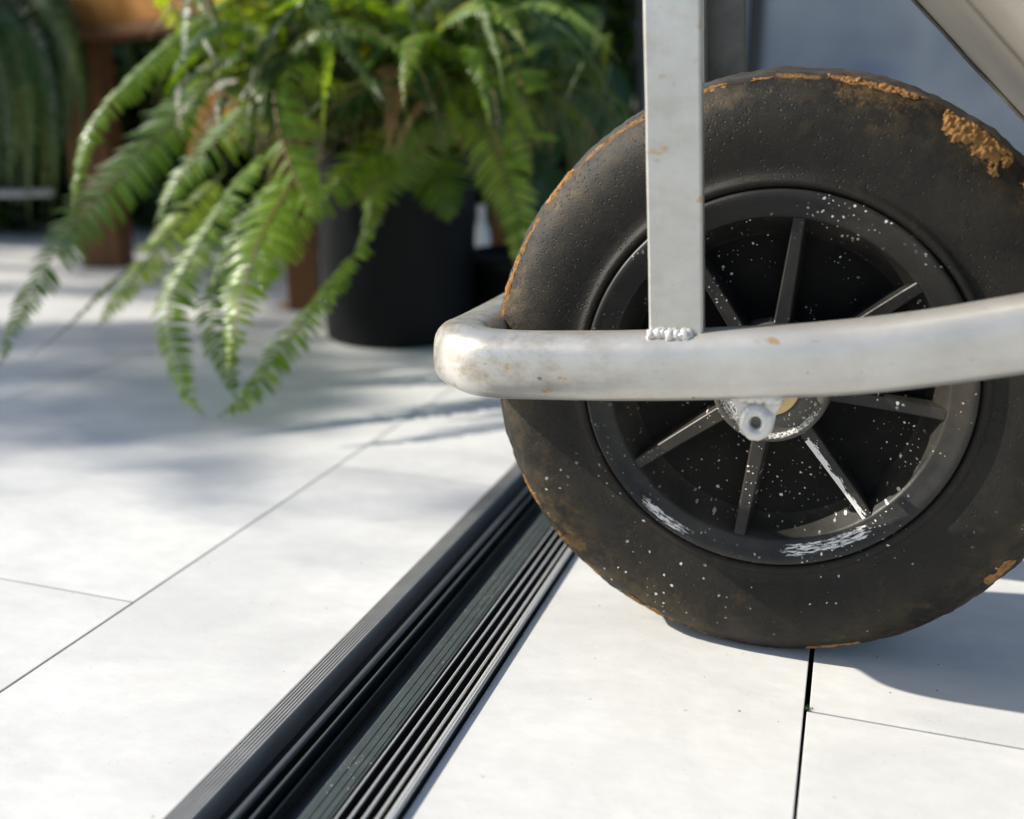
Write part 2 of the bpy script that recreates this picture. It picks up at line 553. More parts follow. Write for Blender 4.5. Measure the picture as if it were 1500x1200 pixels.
M_FROND_D = mat_leaf('deep_fern_green', (0.010, 0.034, 0.006), (0.026, 0.072, 0.010), 0.40, 0.35, tip=(0.12, 0.15, 0.02))
M_FROND_B = mat_leaf('withered_fern', (0.17, 0.095, 0.03), (0.30, 0.17, 0.06), 0.6, 0.3, tip=(0.4, 0.26, 0.12))
M_STEM = mat_plain('fern_stem', (0.26, 0.155, 0.05), 0.5, var=0.3, scale=30)
M_STEMG = mat_plain('green_fern_stem', (0.15, 0.18, 0.05), 0.5, var=0.3, scale=30)
M_DARK = mat_leaf('dark_shrub_leaf', (0.010, 0.032, 0.007), (0.026, 0.064, 0.010), 0.4, 0.3, tip=(0.09, 0.15, 0.02))
M_BROAD = mat_leaf('dark_broad_leaf', (0.012, 0.045, 0.020), (0.030, 0.085, 0.022), 0.35, 0.3, tip=(0.05, 0.11, 0.03))
M_BARK = mat_plain('bark', (0.075, 0.052, 0.035), 0.8, var=0.4, scale=14, bump=0.6)
M_POT = mat_plain('black_plastic_pot', (0.0045, 0.0055, 0.006), 0.5, spec=0.16, var=0.2, scale=12)
M_SOIL = mat_plain('potting_soil', (0.03, 0.022, 0.015), 0.95, bump=0.9, bscale=90)
M_WOODB = mat_wood('orange_stained_wood', (0.34, 0.135, 0.022), (0.50, 0.22, 0.045))
M_WOODD = mat_wood('brown_wood', (0.10, 0.042, 0.015), (0.20, 0.088, 0.030))
M_WHITE = mat_plain('white_painted_metal', (0.74, 0.75, 0.77), 0.4, var=0.05)
M_RAIL = mat_plain('dull_white_rail', (0.42, 0.43, 0.45), 0.5, var=0.1)
M_BLACK = mat_plain('black_frame_paint', (0.014, 0.015, 0.017), 0.4)
M_PANEL = None

# ------------------------------------------------------------------ ground and floor
gv = [(-150, -150, -0.03), (150, -150, -0.03), (150, 150, -0.03), (-150, 150, -0.03)]
tag(obj_py('ground', gv, [(0, 1, 2, 3)], M_GROUND, smooth=False), kind='structure')

floor = obj_py('floor', [(-5, -1, -0.0135), (4, -1, -0.0135), (4, 8, -0.0135), (-5, 8, -0.0135),
                         (-5, -1, -0.029), (4, -1, -0.029), (4, 8, -0.029), (-5, 8, -0.029)],
               [(0, 1, 2, 3), (7, 6, 5, 4), (0, 4, 5, 1), (1, 5, 6, 2), (2, 6, 7, 3), (3, 7, 4, 0)], M_GROUT, smooth=False)
tag(floor, kind='structure')


def tile(x0, x1, y0, y1, gx0=0.0010, gx1=0.0010, gy=0.0007, dz=0.0):
    bm = bmesh.new()
    add_box(bm, ((x0 + x1) / 2 + (gx0 - gx1) / 2, (y0 + y1) / 2, -0.0062 + dz), (x1 - x0 - gx0 - gx1, y1 - y0 - 2 * gy, 0.0124), bevel=0.0005)
    o = obj_bm('tile', bm, M_TILE, floor, smooth=False)
    return o


TL = 1.2
DR0, DR1 = -0.2915, -0.1828        # the drain lies between these
rows = [(-4.79, -4.309, 0.3), (-4.309, -3.828, 0.9), (-3.828, -3.347, 0.1), (-3.347, -2.866, 0.7), (-2.866, -2.385, 0.25),
        (-2.385, -1.904, 0.95), (-1.904, -1.423, 0.4), (-1.423, -0.942, 0.05), (-0.942, -0.4555, 0.518), (-0.4555, DR0, 0.815),
        (DR1, 0.0, 1.40), (0.0, 0.481, 0.531), (0.481, 0.962, 1.1), (0.962, 1.443, 0.4), (1.443, 1.924, 0.9), (1.924, 2.405, 0.2), (2.405, 2.886, 0.7)]
for k, (x0, x1, yj) in enumerate(rows):
    y = yj - TL * math.ceil((yj + 0.35) / TL)
    if y > -0.3:
        y -= TL
    while y < (4.6 if x0 > -2.4 and x1 < 1.5 else 3.4):
        g0, g1 = 0.0010, 0.0010
        if x0 == 0.0:
            g0 = 0.0021 if y > 0.4 and y < 1.0 else 0.0008
        tile(x0, x1, y, y + TL, g0, g1, dz=random.uniform(-0.0002, 0.0))
        y += TL

# ------------------------------------------------------------------ floor drain profile
drain = empty('drain_channel', ((DR0 + DR1) / 2, 1.0, 0))
tag(drain, 'long black ribbed metal drain strip set flush between the pale floor tiles', 'drain')
YA, YB = -0.25, 2.6


def rail(name, pts, mat, bev=0.0003):
    """extrude a closed section (mm from the strip's left edge, mm above the tiles)"""
    P = [(DR0 + x * 0.001, z * 0.001) for x, z in pts]
    n = len(P)
    V = [(x, YA, z) for x, z in P] + [(x, YB, z) for x, z in P]
    F = [(i, (i + 1) % n, n + (i + 1) % n, n + i) for i in range(n)] + [tuple(reversed(range(n))), tuple(range(n, 2 * n))]
    bm = bmesh.new()
    vs = [bm.verts.new(v) for v in V]
    for f in F:
        bm.faces.new([vs[i] for i in f])
    if bev:
        es = [e for e in bm.edges if abs(e.verts[0].co.y - e.verts[1].co.y) > 1]
        bmesh.ops.bevel(bm, geom=es, offset=bev, segments=2, profile=0.6, affect='EDGES')
    for v in bm.verts:
        v.co -= drain.location
    return obj_bm(name, bm, mat, drain, smooth=False)


# left flange with fine ribs
fl = [(0.4, -3.0), (0.4, 2.0)]
x = 1.0
for i in range(6):
    z = 2.4 + i * 0.28
    fl += [(x, z), (x + 1.25, z + 0.22), (x + 1.4, z - 1.2), (x + 2.1, z - 1.2)]
    x += 2.2
fl += [(x, 4.2), (x + 1.4, 4.2), (x + 2.0, 3.4), (x + 2.4, -11.0), (x + 0.6, -11.5), (x - 0.2, -3.0)]
rail('flange', fl, M_ALU_L, 0.0)
rail('channel_tray', [(1, -12), (108.3, -12), (108.3, -3), (107.9, -3), (107.5, -10.5), (2, -10.5), (1.6, -5), (1, -5)], M_ALU, 0.0)
rail('rail', [(28.2, -10.4), (29.2, -0.6), (30.2, 1.4), (32.0, 2.2), (33.6, 2.0), (34.8, 0.6), (35.4, -10.4)], M_RIB2, 0.0006)
rail('rail', [(39.0, -10.4), (39.5, 1.0), (41.0, 1.5), (41.8, 0.8), (42.2, -10.4)], M_RIB2)
rail('rail', [(45.2, -10.4), (45.6, -2.4), (46.9, -2.4), (47.4, -10.4)], M_ALU)
st = [(57.0, -10.4), (59.0, -3.2), (60.5, -2.4)]
for gx in (64.4, 69.2, 73.0):
    st += [(gx, -2.4), (gx + 0.15, -3.4), (gx + 0.55, -3.4), (gx + 0.7, -2.4)]
st += [(75.0, -2.4), (75.4, -10.4)]
rail('centre_strip', st, M_RUB, 0.0)
for gx, h in ((77.0, 2.4), (79.6, 3.2), (86.0, 3.6), (92.4, 3.9), (98.8, 4.2)):
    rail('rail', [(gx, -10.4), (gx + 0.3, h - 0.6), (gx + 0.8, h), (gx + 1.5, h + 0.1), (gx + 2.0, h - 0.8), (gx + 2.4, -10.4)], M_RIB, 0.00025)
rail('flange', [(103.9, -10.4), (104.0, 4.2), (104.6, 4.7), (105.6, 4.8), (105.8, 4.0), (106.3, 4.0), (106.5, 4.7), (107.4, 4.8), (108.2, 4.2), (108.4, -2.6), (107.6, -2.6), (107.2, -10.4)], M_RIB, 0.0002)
# the seat between the ribs, slightly below them
rail('rib_bed', [(75.6, -10.4), (75.6, -4.0), (104.2, -4.0), (104.2, -10.4)], M_ALU, 0.0)

# dark grit lying along the strip's right edge
gb_v, gb_f = [], []
rg = random.Random(5)
for i in range(420):
    y = 0.30 + rg.random() ** 0.8 * 0.75
    x = DR1 + 0.0006 + abs(rg.gauss(0, 0.0007))
    s = rg.uniform(0.0002, 0.00055) * (1.0 if noise.noise(Vector((y * 30, 3, 1))) > -0.1 else 0.5)
    b = len(gb_v)
    a0 = rg.random() * 6
    for k in range(4):
        gb_v.append((x + s * cos(a0 + k * pi / 2) * rg.uniform(.6, 1.3), y + s * sin(a0 + k * pi / 2) * rg.uniform(.6, 1.6), 0.0001))
    gb_v.append((x, y, s * 1.1))
    gb_f += [(b + k, b + (k + 1) % 4, b + 4) for k in range(4)]
tag(obj_py('grit', gb_v, gb_f, M_BARK, smooth=False), 'fine dark grit lying along the edge of the drain strip', 'grit', kind='stuff')

M_DUST = mat_plain('pale_dust', (0.42, 0.38, 0.32), 0.9)


def crumbs(name, label, n, seed, where, smin, smax, mat):
    r2 = random.Random(seed)
    V, F = [], []
    for i in range(n):
        x, y, z = where(r2)
        s_ = smin + (smax - smin) * r2.random() ** 3
        b = len(V)
        a0 = r2.random() * 6
        for k in range(5):
            q = s_ * r2.uniform(.6, 1.3)
            V.append((x + q * cos(a0 + k * 1.257), y + q * sin(a0 + k * 1.257), z))
        V.append((x, y, z + s_ * r2.uniform(.4, .9)))
        F += [(b + k, b + (k + 1) % 5, b + 5) for k in range(5)]
    tag(obj_py(name, V, F, mat, smooth=False), label, 'dirt', kind='stuff')


crumbs('dust', 'pale dust specks on the green-grey centre strip of the drain', 230, 8,
       lambda r: (DR0 + r.uniform(0.0600, 0.0745), 0.38 + r.random() ** 1.3 * 0.6, -0.0024), 0.00015, 0.0006, M_DUST)
crumbs('clay_crumbs', 'small orange clay crumbs fallen on the floor around the tyre', 26, 18,
       lambda r: (-0.0368 + r.gauss(0, 0.075), 0.585 + r.gauss(-0.012, 0.030), 0.0001), 0.0002, 0.0009, M_MUD)
crumbs('floor_specks', 'scattered dark dirt specks on the pale tiles', 260, 28,
       lambda r: (r.choice((r.uniform(-0.9, -0.295), r.uniform(-0.18, 0.35))), 0.25 + r.random() ** 1.2 * 1.2, 0.0001), 0.00015, 0.0008, M_BARK)

# ------------------------------------------------------------------ wheelbarrow
barrow = empty('wheelbarrow', (0.3, 0.62, 0))
tag(barrow, 'old silver wheelbarrow with muddy spoked black wheel and tubular frame', 'wheelbarrow')


def in_barrow(o, parent=None):
    """objects are modelled in world space: keep them there under the barrow's base"""
    p = parent or barrow
    o.parent = p
    o.matrix_parent_inverse = p.matrix_world.inverted()
    return o


bpy.context.view_layer.update()
R, WT = 0.180, 0.0813
LEAN = radians(2.3)
WC = Vector((-0.0368, 0.5856, 0.1775))
WM = Matrix.Translation(WC) @ Matrix.Rotation(-LEAN, 4, 'X')

MUDS = ((101, 115, .34, .58, .0022, 1.3, .1), (88, 99, .38, .55, .0018, 2.9, .05), (67, 85, .34, .58, .0042, 4.1, .25), (48, 63, .20, .58, .0050, 6.7, .3),
             (36, 45, .25, .5, .0036, 8.8, .1), (136, 146, .38, .62, .0030, 10.2, .15), (147, 158, .42, .58, .0014, 11.8, 0), (157, 167, .36, .62, .0026, 13.1, .2),
             (166, 180, .38, .58, .0022, 14.6, .2), (204, 216, .40, .62, .0014, 16.0, .0), (221, 229, .34, .58, .0036, 17.4, .25), (229.5, 235, .36, .56, .0028, 18.5, .15),
             (241, 254, .30, .58, .0018, 19.9, .1), (256, 264, .40, .6, .0012, 21.0, 0), (-42, -33, .25, .5, .0022, 23.0, .05), (-80, -66, .40, .58, .0012, 25.0, .05),
             (118, 134, .42, .56, .0010, 27.0, .05))
# tyre section (radius, depth behind the front face)
TP = [(0.1105, 0.012), (0.1122, 0.006), (0.1131, 0.0008), (0.1146, -0.0006), (0.1168, -0.0010), (0.1182, -0.0004), (0.1192, 0.0010), (0.1215, 0.0020),
      (0.126, 0.0016), (0.132, 0.0006), (0.139, -0.0002), (0.146, 0.0000), (0.152, 0.0008), (0.158, 0.0022), (0.1625, 0.0040), (0.1665, 0.0064), (0.1698, 0.0090),
      (0.1720, 0.0112), (0.1727, 0.0121), (0.1715, 0.0126), (0.1719, 0.0133), (0.1742, 0.0138), (0.1755, 0.0155), (0.1766, 0.0182), (0.1776, 0.0214),
      (0.1774, 0.0219), (0.1780, 0.0226), (0.1789, 0.0270), (0.1787, 0.0275), (0.1792, 0.0282), (0.1797, 0.0340), (0.1800, 0.04065)]
TPF = TP + [(r, WT - y) for r, y in reversed(TP[:-1])]
V, F = lathe_y(TPF, 420)
for v in V:
    rr = sqrt(v.x ** 2 + v.z ** 2)
    k = min(1.0, max(0.0, (rr - 0.150) / 0.022))
    th = atan2(v.z, v.x)
    nn = noise.noise(Vector((cos(th) * 9, sin(th) * 9, v.y * 60)))
    n2 = noise.noise(Vector((cos(th) * 40, sin(th) * 40, v.y * 200)))
    f = 1 + k * (0.0022 * nn + 0.0016 * n2) / 0.18 * 0.5
    v.x *= f
    v.z *= f
WMi = WM.inverted()
for v in V:                                   # the tyre is pressed flat where it carries the barrow
    w = WM @ v
    if w.z < 0.0006:
        sq = 0.0006 - w.z
        w.z = 0.0004
        w.y += (-1 if v.y < WT / 2 else 1) * sq * 0.4
        nv = WMi @ w
        v.x, v.y, v.z = nv

# rim casting: lip, flared face, conical wall and web
RP = [(0.1112, 0.010), (0.1120, 0.003), (0.1124, -0.0004), (0.1117, -0.0020), (0.1102, -0.0026), (0.1080, -0.0022), (0.1050, -0.0008),
      (0.1015, 0.0006), (0.0985, 0.0012), (0.0972, 0.0018), (0.0964, 0.0032), (0.0905, 0.0140), (0.0875, 0.0190), (0.0860, 0.0205)]
bmv, bmf = lathe_y(RP, 256)
wheel = obj_py('wheel', bmv, bmf, M_RIM)
wheel.matrix_world = WM
bpy.context.view_layer.update()
mw = wheel.matrix_world.copy()
wheel.parent = barrow
wheel.matrix_parent_inverse = barrow.matrix_world.inverted()
bpy.context.view_layer.update()


def wpart(name, V, F, mat, smooth=True):
    return obj_py(name, V, F, mat, wheel, smooth)


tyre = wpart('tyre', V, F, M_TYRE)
cat_ = tyre.data.attributes.new('clay', 'FLOAT', 'POINT')
vals = []
for v in V:
    a = math.degrees(atan2(v.z, v.x))
    rr = sqrt(v.x * v.x + v.z * v.z)
    best = 0.0
    if rr > 0.140 and v.y < 0.03:
        for (a0, a1, s0_, s1_, th_, sd_, dn_) in MUDS:
            am, hw = (a0 + a1) / 2, (a1 - a0) / 2
            da = abs((a - am + 180) % 360 - 180)
            e = max(0.0, 1 - max(0.0, da - hw * 0.7) / 7.0)
            best = max(best, e * min(1.0, 0.5 + th_ * 140))
        best *= min(1.0, max(0.0, (rr - 0.146) / 0.018))
    vals.append(best)
cat_.data.foreach_set('value', vals)
wv, wf = lathe_y([(0.0866, 0.0203), (0.084, 0.0208), (0.070, 0.0222), (0.040, 0.0235), (0.020, 0.0235)], 128)
wpart('web', wv, wf, M_WEB)
hv, hf = lathe_y([(0.0365, 0.0235), (0.0345, 0.002), (0.0336, -0.0048), (0.0324, -0.0062), (0.0300, -0.0064), (0.0290, -0.0052), (0.0215, -0.0046),
                  (0.0205, -0.0058), (0.0170, -0.0062), (0.0160, -0.0040), (0.0128, -0.0036), (0.0120, -0.0060), (0.0104, -0.0062), (0.0102, 0.004)], 96)
wpart('hub', hv, hf, M_HUB)
hv, hf = lathe_y([(0.0172, 0.000), (0.0172, -0.0066), (0.0166, -0.0074), (0.0105, -0.0076), (0.0100, -0.0120), (0.0090, -0.0130), (0.0, -0.0135)], 48)
wpart('axle_end', hv, hf, M_BRASS)
SPA = [90 - a for a in (5, 51, 96, 141, 187, 233, 279, 325)]
for i, a in enumerate(SPA):
    th = radians(a)
    er = Vector((cos(th), 0, sin(th)))
    et = Vector((-sin(th), 0, cos(th)))
    ey = Vector((0, 1, 0))
    sv, sf = [], []
    N = 8
    for k in range(N + 1):
        f = k / N
        r = 0.0325 + (0.0968 - 0.0325) * f
        wfr = 0.0043 - 0.0010 * f                  # half width at the front face
        wbk = wfr + 0.0016
        yf = 0.0030 + 0.0012 * sin(pi * f) - (0.0012 if f > 0.93 else 0)
        yb = 0.0232
        c = 0.0007
        for (w, y) in ((-wbk, yb), (-wfr, yf + c), (-wfr + c, yf), (wfr - c, yf), (wfr, yf + c), (wbk, yb)):
            sv.append(er * r + et * w + ey * y)
    m = 6
    for k in range(N):
        for j in range(m - 1):
            sf.append((k * m + j, k * m + j + 1, (k + 1) * m + j + 1, (k + 1) * m + j))
    sf += [tuple(range(m)), tuple(reversed(range(N * m, N * m + m)))]
    wpart('spoke', sv, sf, M_SPOKEW if a < -50 and a > -52 else M_SPOKE, smooth=False)


# dried clay stuck to the tyre's shoulder
def tyre_pt(th, s):
    """s runs 0..1 over the front sidewall profile from index 10 to crown"""
    idx = 9 + s * (len(TP) - 10)
    k = min(int(idx), len(TP) - 2)
    f = idx - k
    r = TP[k][0] * (1 - f) + TP[k + 1][0] * f
    y = TP[k][1] * (1 - f) + TP[k + 1][1] * f
    return r, y


def mud(a0, a1, s0, s1, thick, seed, dens=0.0):
    na = max(10, int(abs(a1 - a0) * 6))
    ns = 26
    pv, hts = [], []
    for i in range(na + 1):
        fa = i / na
        th = radians(a0 + (a1 - a0) * fa)
        for j in range(ns + 1):
            fs = j / ns
            r, y = tyre_pt(th, s0 + (s1 - s0) * fs)
            p = Vector((r * cos(th), y, r * sin(th)))
            q = Vector((r * cos(th) * 150 + seed, r * sin(th) * 150, y * 150 + seed))
            e = 1 - max(abs(fa - 0.5) * 2, abs(fs - 0.5) * 2) ** 2.2
            h = e * 0.95 + 0.55 * noise.noise(q) + 0.40 * noise.noise(q * 2.3) + 0.22 * noise.noise(q * 5.0) - 0.48 + dens
            nrm = (Vector((cos(th), 0, sin(th))) * min(1, max(0.15, fs * 1.3)) + Vector((0, -1, 0)) * (1.15 - fs)).normalized()
            lump = 0.5 + 0.4 * noise.noise(q * 2.0) + 0.35 * noise.noise(q * 5.0)
            pv.append(p + nrm * (min(1.0, max(0, h) * 1.6) * thick * 0.48 * lump + 0.00015))
            hts.append(h)
    mf = []
    w = ns + 1
    for i in range(na):
        for j in range(ns):
            q = (i * w + j, i * w + j + 1, (i + 1) * w + j + 1, (i + 1) * w + j)
            if sum(1 for k in q if hts[k] > 0) >= 3:
                mf.append(q)
    if mf:
        used = sorted({k for f in mf for k in f})
        mp = {k: i for i, k in enumerate(used)}
        wpart('dried_mud', [pv[k] for k in used], [tuple(mp[k] for k in f) for f in mf], M_MUD)


for args in MUDS:
    mud(*args)


# ---- frame tube: runs along the near side, round the front of the wheel and back along the far side
def wl(u, n, z):
    """wheel-side coordinates: along the barrow, behind the wheel's front face, height"""
    return Vector((WC.x + u, WC.y + n, z))


NG = -0.052
near = [wl(0.95, NG - 0.13, 0.50), wl(0.60, NG - 0.075, 0.395), wl(0.34, NG - 0.03, 0.301), wl(0.20, NG - 0.008, 0.2500), wl(0.122, NG, 0.2275), wl(0.076, NG, 0.2160), wl(0.027, NG, 0.2070),
        wl(-0.044, NG, 0.1985), wl(-0.10, NG, 0.1935), wl(-0.142, NG, 0.1907)]
cu, rc = -0.1840, 0.036
corner = []
for k in range(1, 9):
    t = k / 9 * pi / 2
    corner.append(wl(cu + rc - sin(t) * rc, NG + rc - cos(t) * rc, 0.1905 - 0.0010 * sin(t)))
FG = 0.133
cross = [wl(cu, NG + rc + 0.004, 0.189), wl(cu, 0.04, 0.189), wl(cu, FG - rc, 0.189)]
corner2 = [wl(cu + rc - cos(k / 9 * pi / 2) * rc, FG - rc + sin(k / 9 * pi / 2) * rc, 0.189 + 0.001 * k / 9) for k in range(1, 9)]
far = [wl(-0.142, FG, 0.1907), wl(-0.10, FG, 0.1935), wl(-0.044, FG, 0.1985), wl(0.027, FG, 0.2070), wl(0.122, FG, 0.2275), wl(0.20, FG + 0.008, 0.25), wl(0.34, FG + 0.03, 0.301), wl(0.60, FG + 0.075, 0.395), wl(0.95, FG + 0.13, 0.50)]
ctrl = near + corner + cross + corner2 + far
path = smooth_path(ctrl, (len(ctrl) - 1) * 6)
pathv = [p.copy() for p in path]
TR = 0.0192


def trad(i):
    p = pathv[i]
    d = 1.0
    # the bends are squashed a little by the pipe bender
    da = min((p - wl(cu + 0.012, NG + 0.012, 0.19)).length, (p - wl(cu + 0.012, FG - 0.012, 0.19)).length)
    sq = max(0.0, 1 - da / 0.05)
    return TR * (1 + 0.06 * sq), TR * (1 - 0.05 * sq)


tv, tf = tube_mesh(path, trad, 40, 2.7)
for v in tv:
    q = v * 30
    k = 0.00035 * noise.noise(q)
    dcorner = max(0.0, 1 - (v - wl(cu + 0.005, NG + 0.01, 0.188)).length / 0.045)
    k += dcorner * 0.0028 * noise.noise(v * 62 + Vector((3, 1, 7)))
    v += Vector((1, 0.6, 0.8)) * k
ftube = in_barrow(obj_py('frame_tube', tv, tf, M_SILVER))


# ---- struts
def bar(name, p0, p1, w, th, mat, bev=0.0012, lside=Vector((1, 0, 0)), sections=14):
    ax = (p1 - p0).normalized()
    b = (lside - ax * lside.dot(ax)).normalized()
    c = ax.cross(b)
    bm = bmesh.new()
    rings = []
    for i in range(sections + 1):
        p = p0.lerp(p1, i / sections)
        rg_ = []
        for (sx, sy) in ((-1, -1), (1, -1), (1, 1), (-1, 1)):
            for (ox, oy) in (((0, -sy), (-sx, 0)) if sx * sy > 0 else ((-sx, 0), (0, -sy))):
                q = p + b * (sx * w / 2 + ox * bev) + c * (sy * th / 2 + oy * bev)
                q += Vector((1, 1, 0)) * 0.0002 * noise.noise(q * 60)
                rg_.append(bm.verts.new(q))
        rings.append(rg_)
    m = 8
    for i in range(sections):
        for j in range(m):
            bm.faces.new((rings[i][j], rings[i][(j + 1) % m], rings[i + 1][(j + 1) % m], rings[i + 1][j]))
    bm.faces.new(rings[0]); bm.faces.new(rings[-1])
    return in_barrow(obj_bm(name, bm, mat, smooth=False))


s0 = on_plane_y(992, 492, WC.y - 0.056)
s1 = on_plane_y(986, 0, WC.y - 0.052)
s2 = s1 + (s1 - s0) * 0.6
strut = bar('strut', s0, s2, 0.0287, 0.010, M_STRUT)
r0 = on_plane_y(1064, 470, WC.y + FG)
r1 = on_plane_y(1063, 0, WC.y + FG)
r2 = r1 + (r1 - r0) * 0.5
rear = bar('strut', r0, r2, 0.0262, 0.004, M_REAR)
rs0 = r0 + Vector((-0.0131, -0.010, 0)); rs2 = r2 + Vector((-0.0131, -0.010, 0))
flng = bar('strut_flange', rs0, rs2, 0.0026, 0.018, M_STRUT, bev=0.0004)
flng.parent = rear
flng.matrix_parent_inverse = rear.matrix_world.inverted()


def weld(centre, length, seed, parent, rad=0.0035, n=5):
    rw = random.Random(seed)
    bm = bmesh.new()
    for k in range(n):
        c = Vector(centre) + Vector(((k / (n - 1) - 0.5) * length, rw.uniform(-.001, .001), rw.uniform(-.0009, .0009)))
        res = bmesh.ops.create_icosphere(bm, subdivisions=2, radius=rad * rw.uniform(.75, 1.15))
        for v in res['verts']:
            v.co *= 1 + 0.42 * noise.noise(v.co * 420 + Vector((seed, k, 0)))
            v.co += c
    o = in_barrow(obj_bm('weld', bm, M_WELD))
    o.parent = parent
    o.matrix_parent_inverse = parent.matrix_world.inverted()
    return o


bpy.context.view_layer.update()
weld(on_plane_y(982, 491, WC.y - 0.0615), 0.020, 3, strut, 0.0037, 11)

# ---- axle lug: a tab with an eye, hanging from the near tube
lugy = WC.y + NG - 0.004
eye = on_plane_y(1108, 616, lugy)
bm = bmesh.new()
prof = []
er_ = 0.0092
tx = eye.x
for k in range(15):
    t = pi + pi * k / 14
    prof.append((tx + er_ * cos(t), eye.z + er_ * sin(t)))
prof += [(tx + 0.0100, eye.z + 0.006), (tx + 0.0145, eye.z + 0.016), (tx + 0.0165, eye.z + 0.026), (tx - 0.0165, eye.z + 0.026), (tx - 0.0165, eye.z + 0.016), (tx - 0.0100, eye.z + 0.006)]
hole = [(tx + 0.0030 * cos(-2 * pi * k / 14), eye.z + 0.0036 * sin(-2 * pi * k / 14)) for k in range(14)]
fa = [bm.verts.new((x, lugy - 0.0035, z)) for x, z in prof]
ha = [bm.verts.new((x, lugy - 0.0035, z)) for x, z in hole]
for L in (fa, ha):
    for i in range(len(L)):
        bm.edges.new((L[i], L[(i + 1) % len(L)]))
bmesh.ops.triangle_fill(bm, use_beauty=True, edges=bm.edges[:])
ex = bmesh.ops.extrude_face_region(bm, geom=bm.faces[:])
for g in ex['geom']:
    if isinstance(g, bmesh.types.BMVert):
        g.co.y += 0.007
for v in bm.verts:
    v.co += Vector((1, 1, 1)) * 0.0007 * noise.noise(v.co * 160)
lug = in_barrow(obj_bm('axle_bracket', bm, M_WELD, smooth=False))
bpy.context.view_layer.update()
weld(Vector((tx - 0.001, lugy - 0.003, eye.z + 0.0145)), 0.022, 9, lug, 0.0048, 6)
bm = bmesh.new()
bmesh.ops.create_cone(bm, cap_ends=True, segments=18, radius1=0.0029, radius2=0.0029, depth=0.040, matrix=Matrix.Translation((tx, lugy + 0.0185, eye.z)) @ Matrix.Rotation(pi / 2, 4, 'X'))
bv, bf = lathe_y([(0.0030, -0.0038), (0.0036, -0.0062), (0.0058, -0.0068), (0.0084, -0.0056), (0.0093, -0.0030)], 28)
for v in bv:
    v.z *= 1.12
    k = 1 + 0.14 * noise.noise(v * 300)
    v.x, v.y, v.z = v.x * k, v.y * k, v.z * k
    v += Vector((tx, lugy, eye.z))
bo = in_barrow(obj_py('boss', bv, bf, M_WELD))
bo.parent = lug
bo.matrix_parent_inverse = lug.matrix_world.inverted()
o = in_barrow(obj_bm('bolt', bm, M_REAR, smooth=False))
o.parent = lug
o.matrix_parent_inverse = lug.matrix_world.inverted()

# ---- tray: sloping front, near side wall in view, folded lip along its front edge
ty = WC.y - 0.085
e0 = on_plane_y(1606, 160, ty)
e1 = on_plane_y(1458, 0, ty)
ed = (e1 - e0).normalized()
lo = e0 - ed * 0.07
hi = e1 + ed * 0.10
back_lo = Vector((lo.x + 0.62, lo.y - 0.01, lo.z + 0.03))
back_hi = Vector((lo.x + 0.80, hi.y - 0.02, hi.z))
YF = WC.y + WT + 0.085 + 0.0


def mirror(p):
    return Vector((p.x, 2 * (WC.y + WT / 2) - p.y, p.z))


def lerp(a, b, f):
    return a.lerp(b, f)


tvs, tfs = [], []
# near wall rings along the front-to-back direction, with a rounded front fold
cols = [0.0, 0.01, 0.022, 0.036, 0.055, 0.08, 0.12, 0.3, 0.6, 1.0]
bul = [0.014, 0.0085, 0.0042, 0.0014, 0.0, 0.0, 0.0, 0.0, 0.0, 0.0]
NR = 10
for side in (0, 1):
    base = len(tvs)
    for c, bl in zip(cols, bul):
        for k in range(NR + 1):
            f = k / NR
            a = lerp(lo, hi, f)
            b = lerp(back_lo, back_hi, f)
            p = lerp(a, b, c) + Vector((0, bl, 0))
            tvs.append(p if side == 0 else mirror(p))
    for i in range(len(cols) - 1):
        for k in range(NR):
            q = (base + i * (NR + 1) + k, base + (i + 1) * (NR + 1) + k, base + (i + 1) * (NR + 1) + k + 1, base + i * (NR + 1) + k + 1)
            tfs.append(q if side == 0 else tuple(reversed(q)))
nside = len(cols) * (NR + 1)
for k in range(NR):                                       # front wall
    tfs.append((k, k + 1, nside + k + 1, nside + k))
L0 = (len(cols) - 1) * (NR + 1)
for k in range(NR):
    tfs.append((L0 + k + 1, L0 + k, nside + L0 + k, nside + L0 + k + 1))
for i in range(len(cols) - 1):                            # bottom
    tfs.append((i * (NR + 1), nside + i * (NR + 1), nside + (i + 1) * (NR + 1), (i + 1) * (NR + 1)))
tray = obj_py('tray', tvs, tfs, M_TRAY)
sm = tray.modifiers.new('thickness', 'SOLIDIFY')
sm.thickness = 0.0016
sm.offset = -1
in_barrow(tray)
bpy.context.view_layer.update()
lv, lf = tube_mesh([mirror(lerp(lo, hi, k / 20)) + Vector((-0.0012, -0.0142, -0.0004)) + Vector((1, 0, 1)) * 0.0006 * noise.noise(lerp(lo, hi, k / 20) * 40) for k in range(21)], lambda i: (0.0013, 0.0013), 10)
lip = in_barrow(obj_py('lip', lv, lf, M_REAR))
lip.parent = tray
lip.matrix_parent_inverse = tray.matrix_world.inverted()


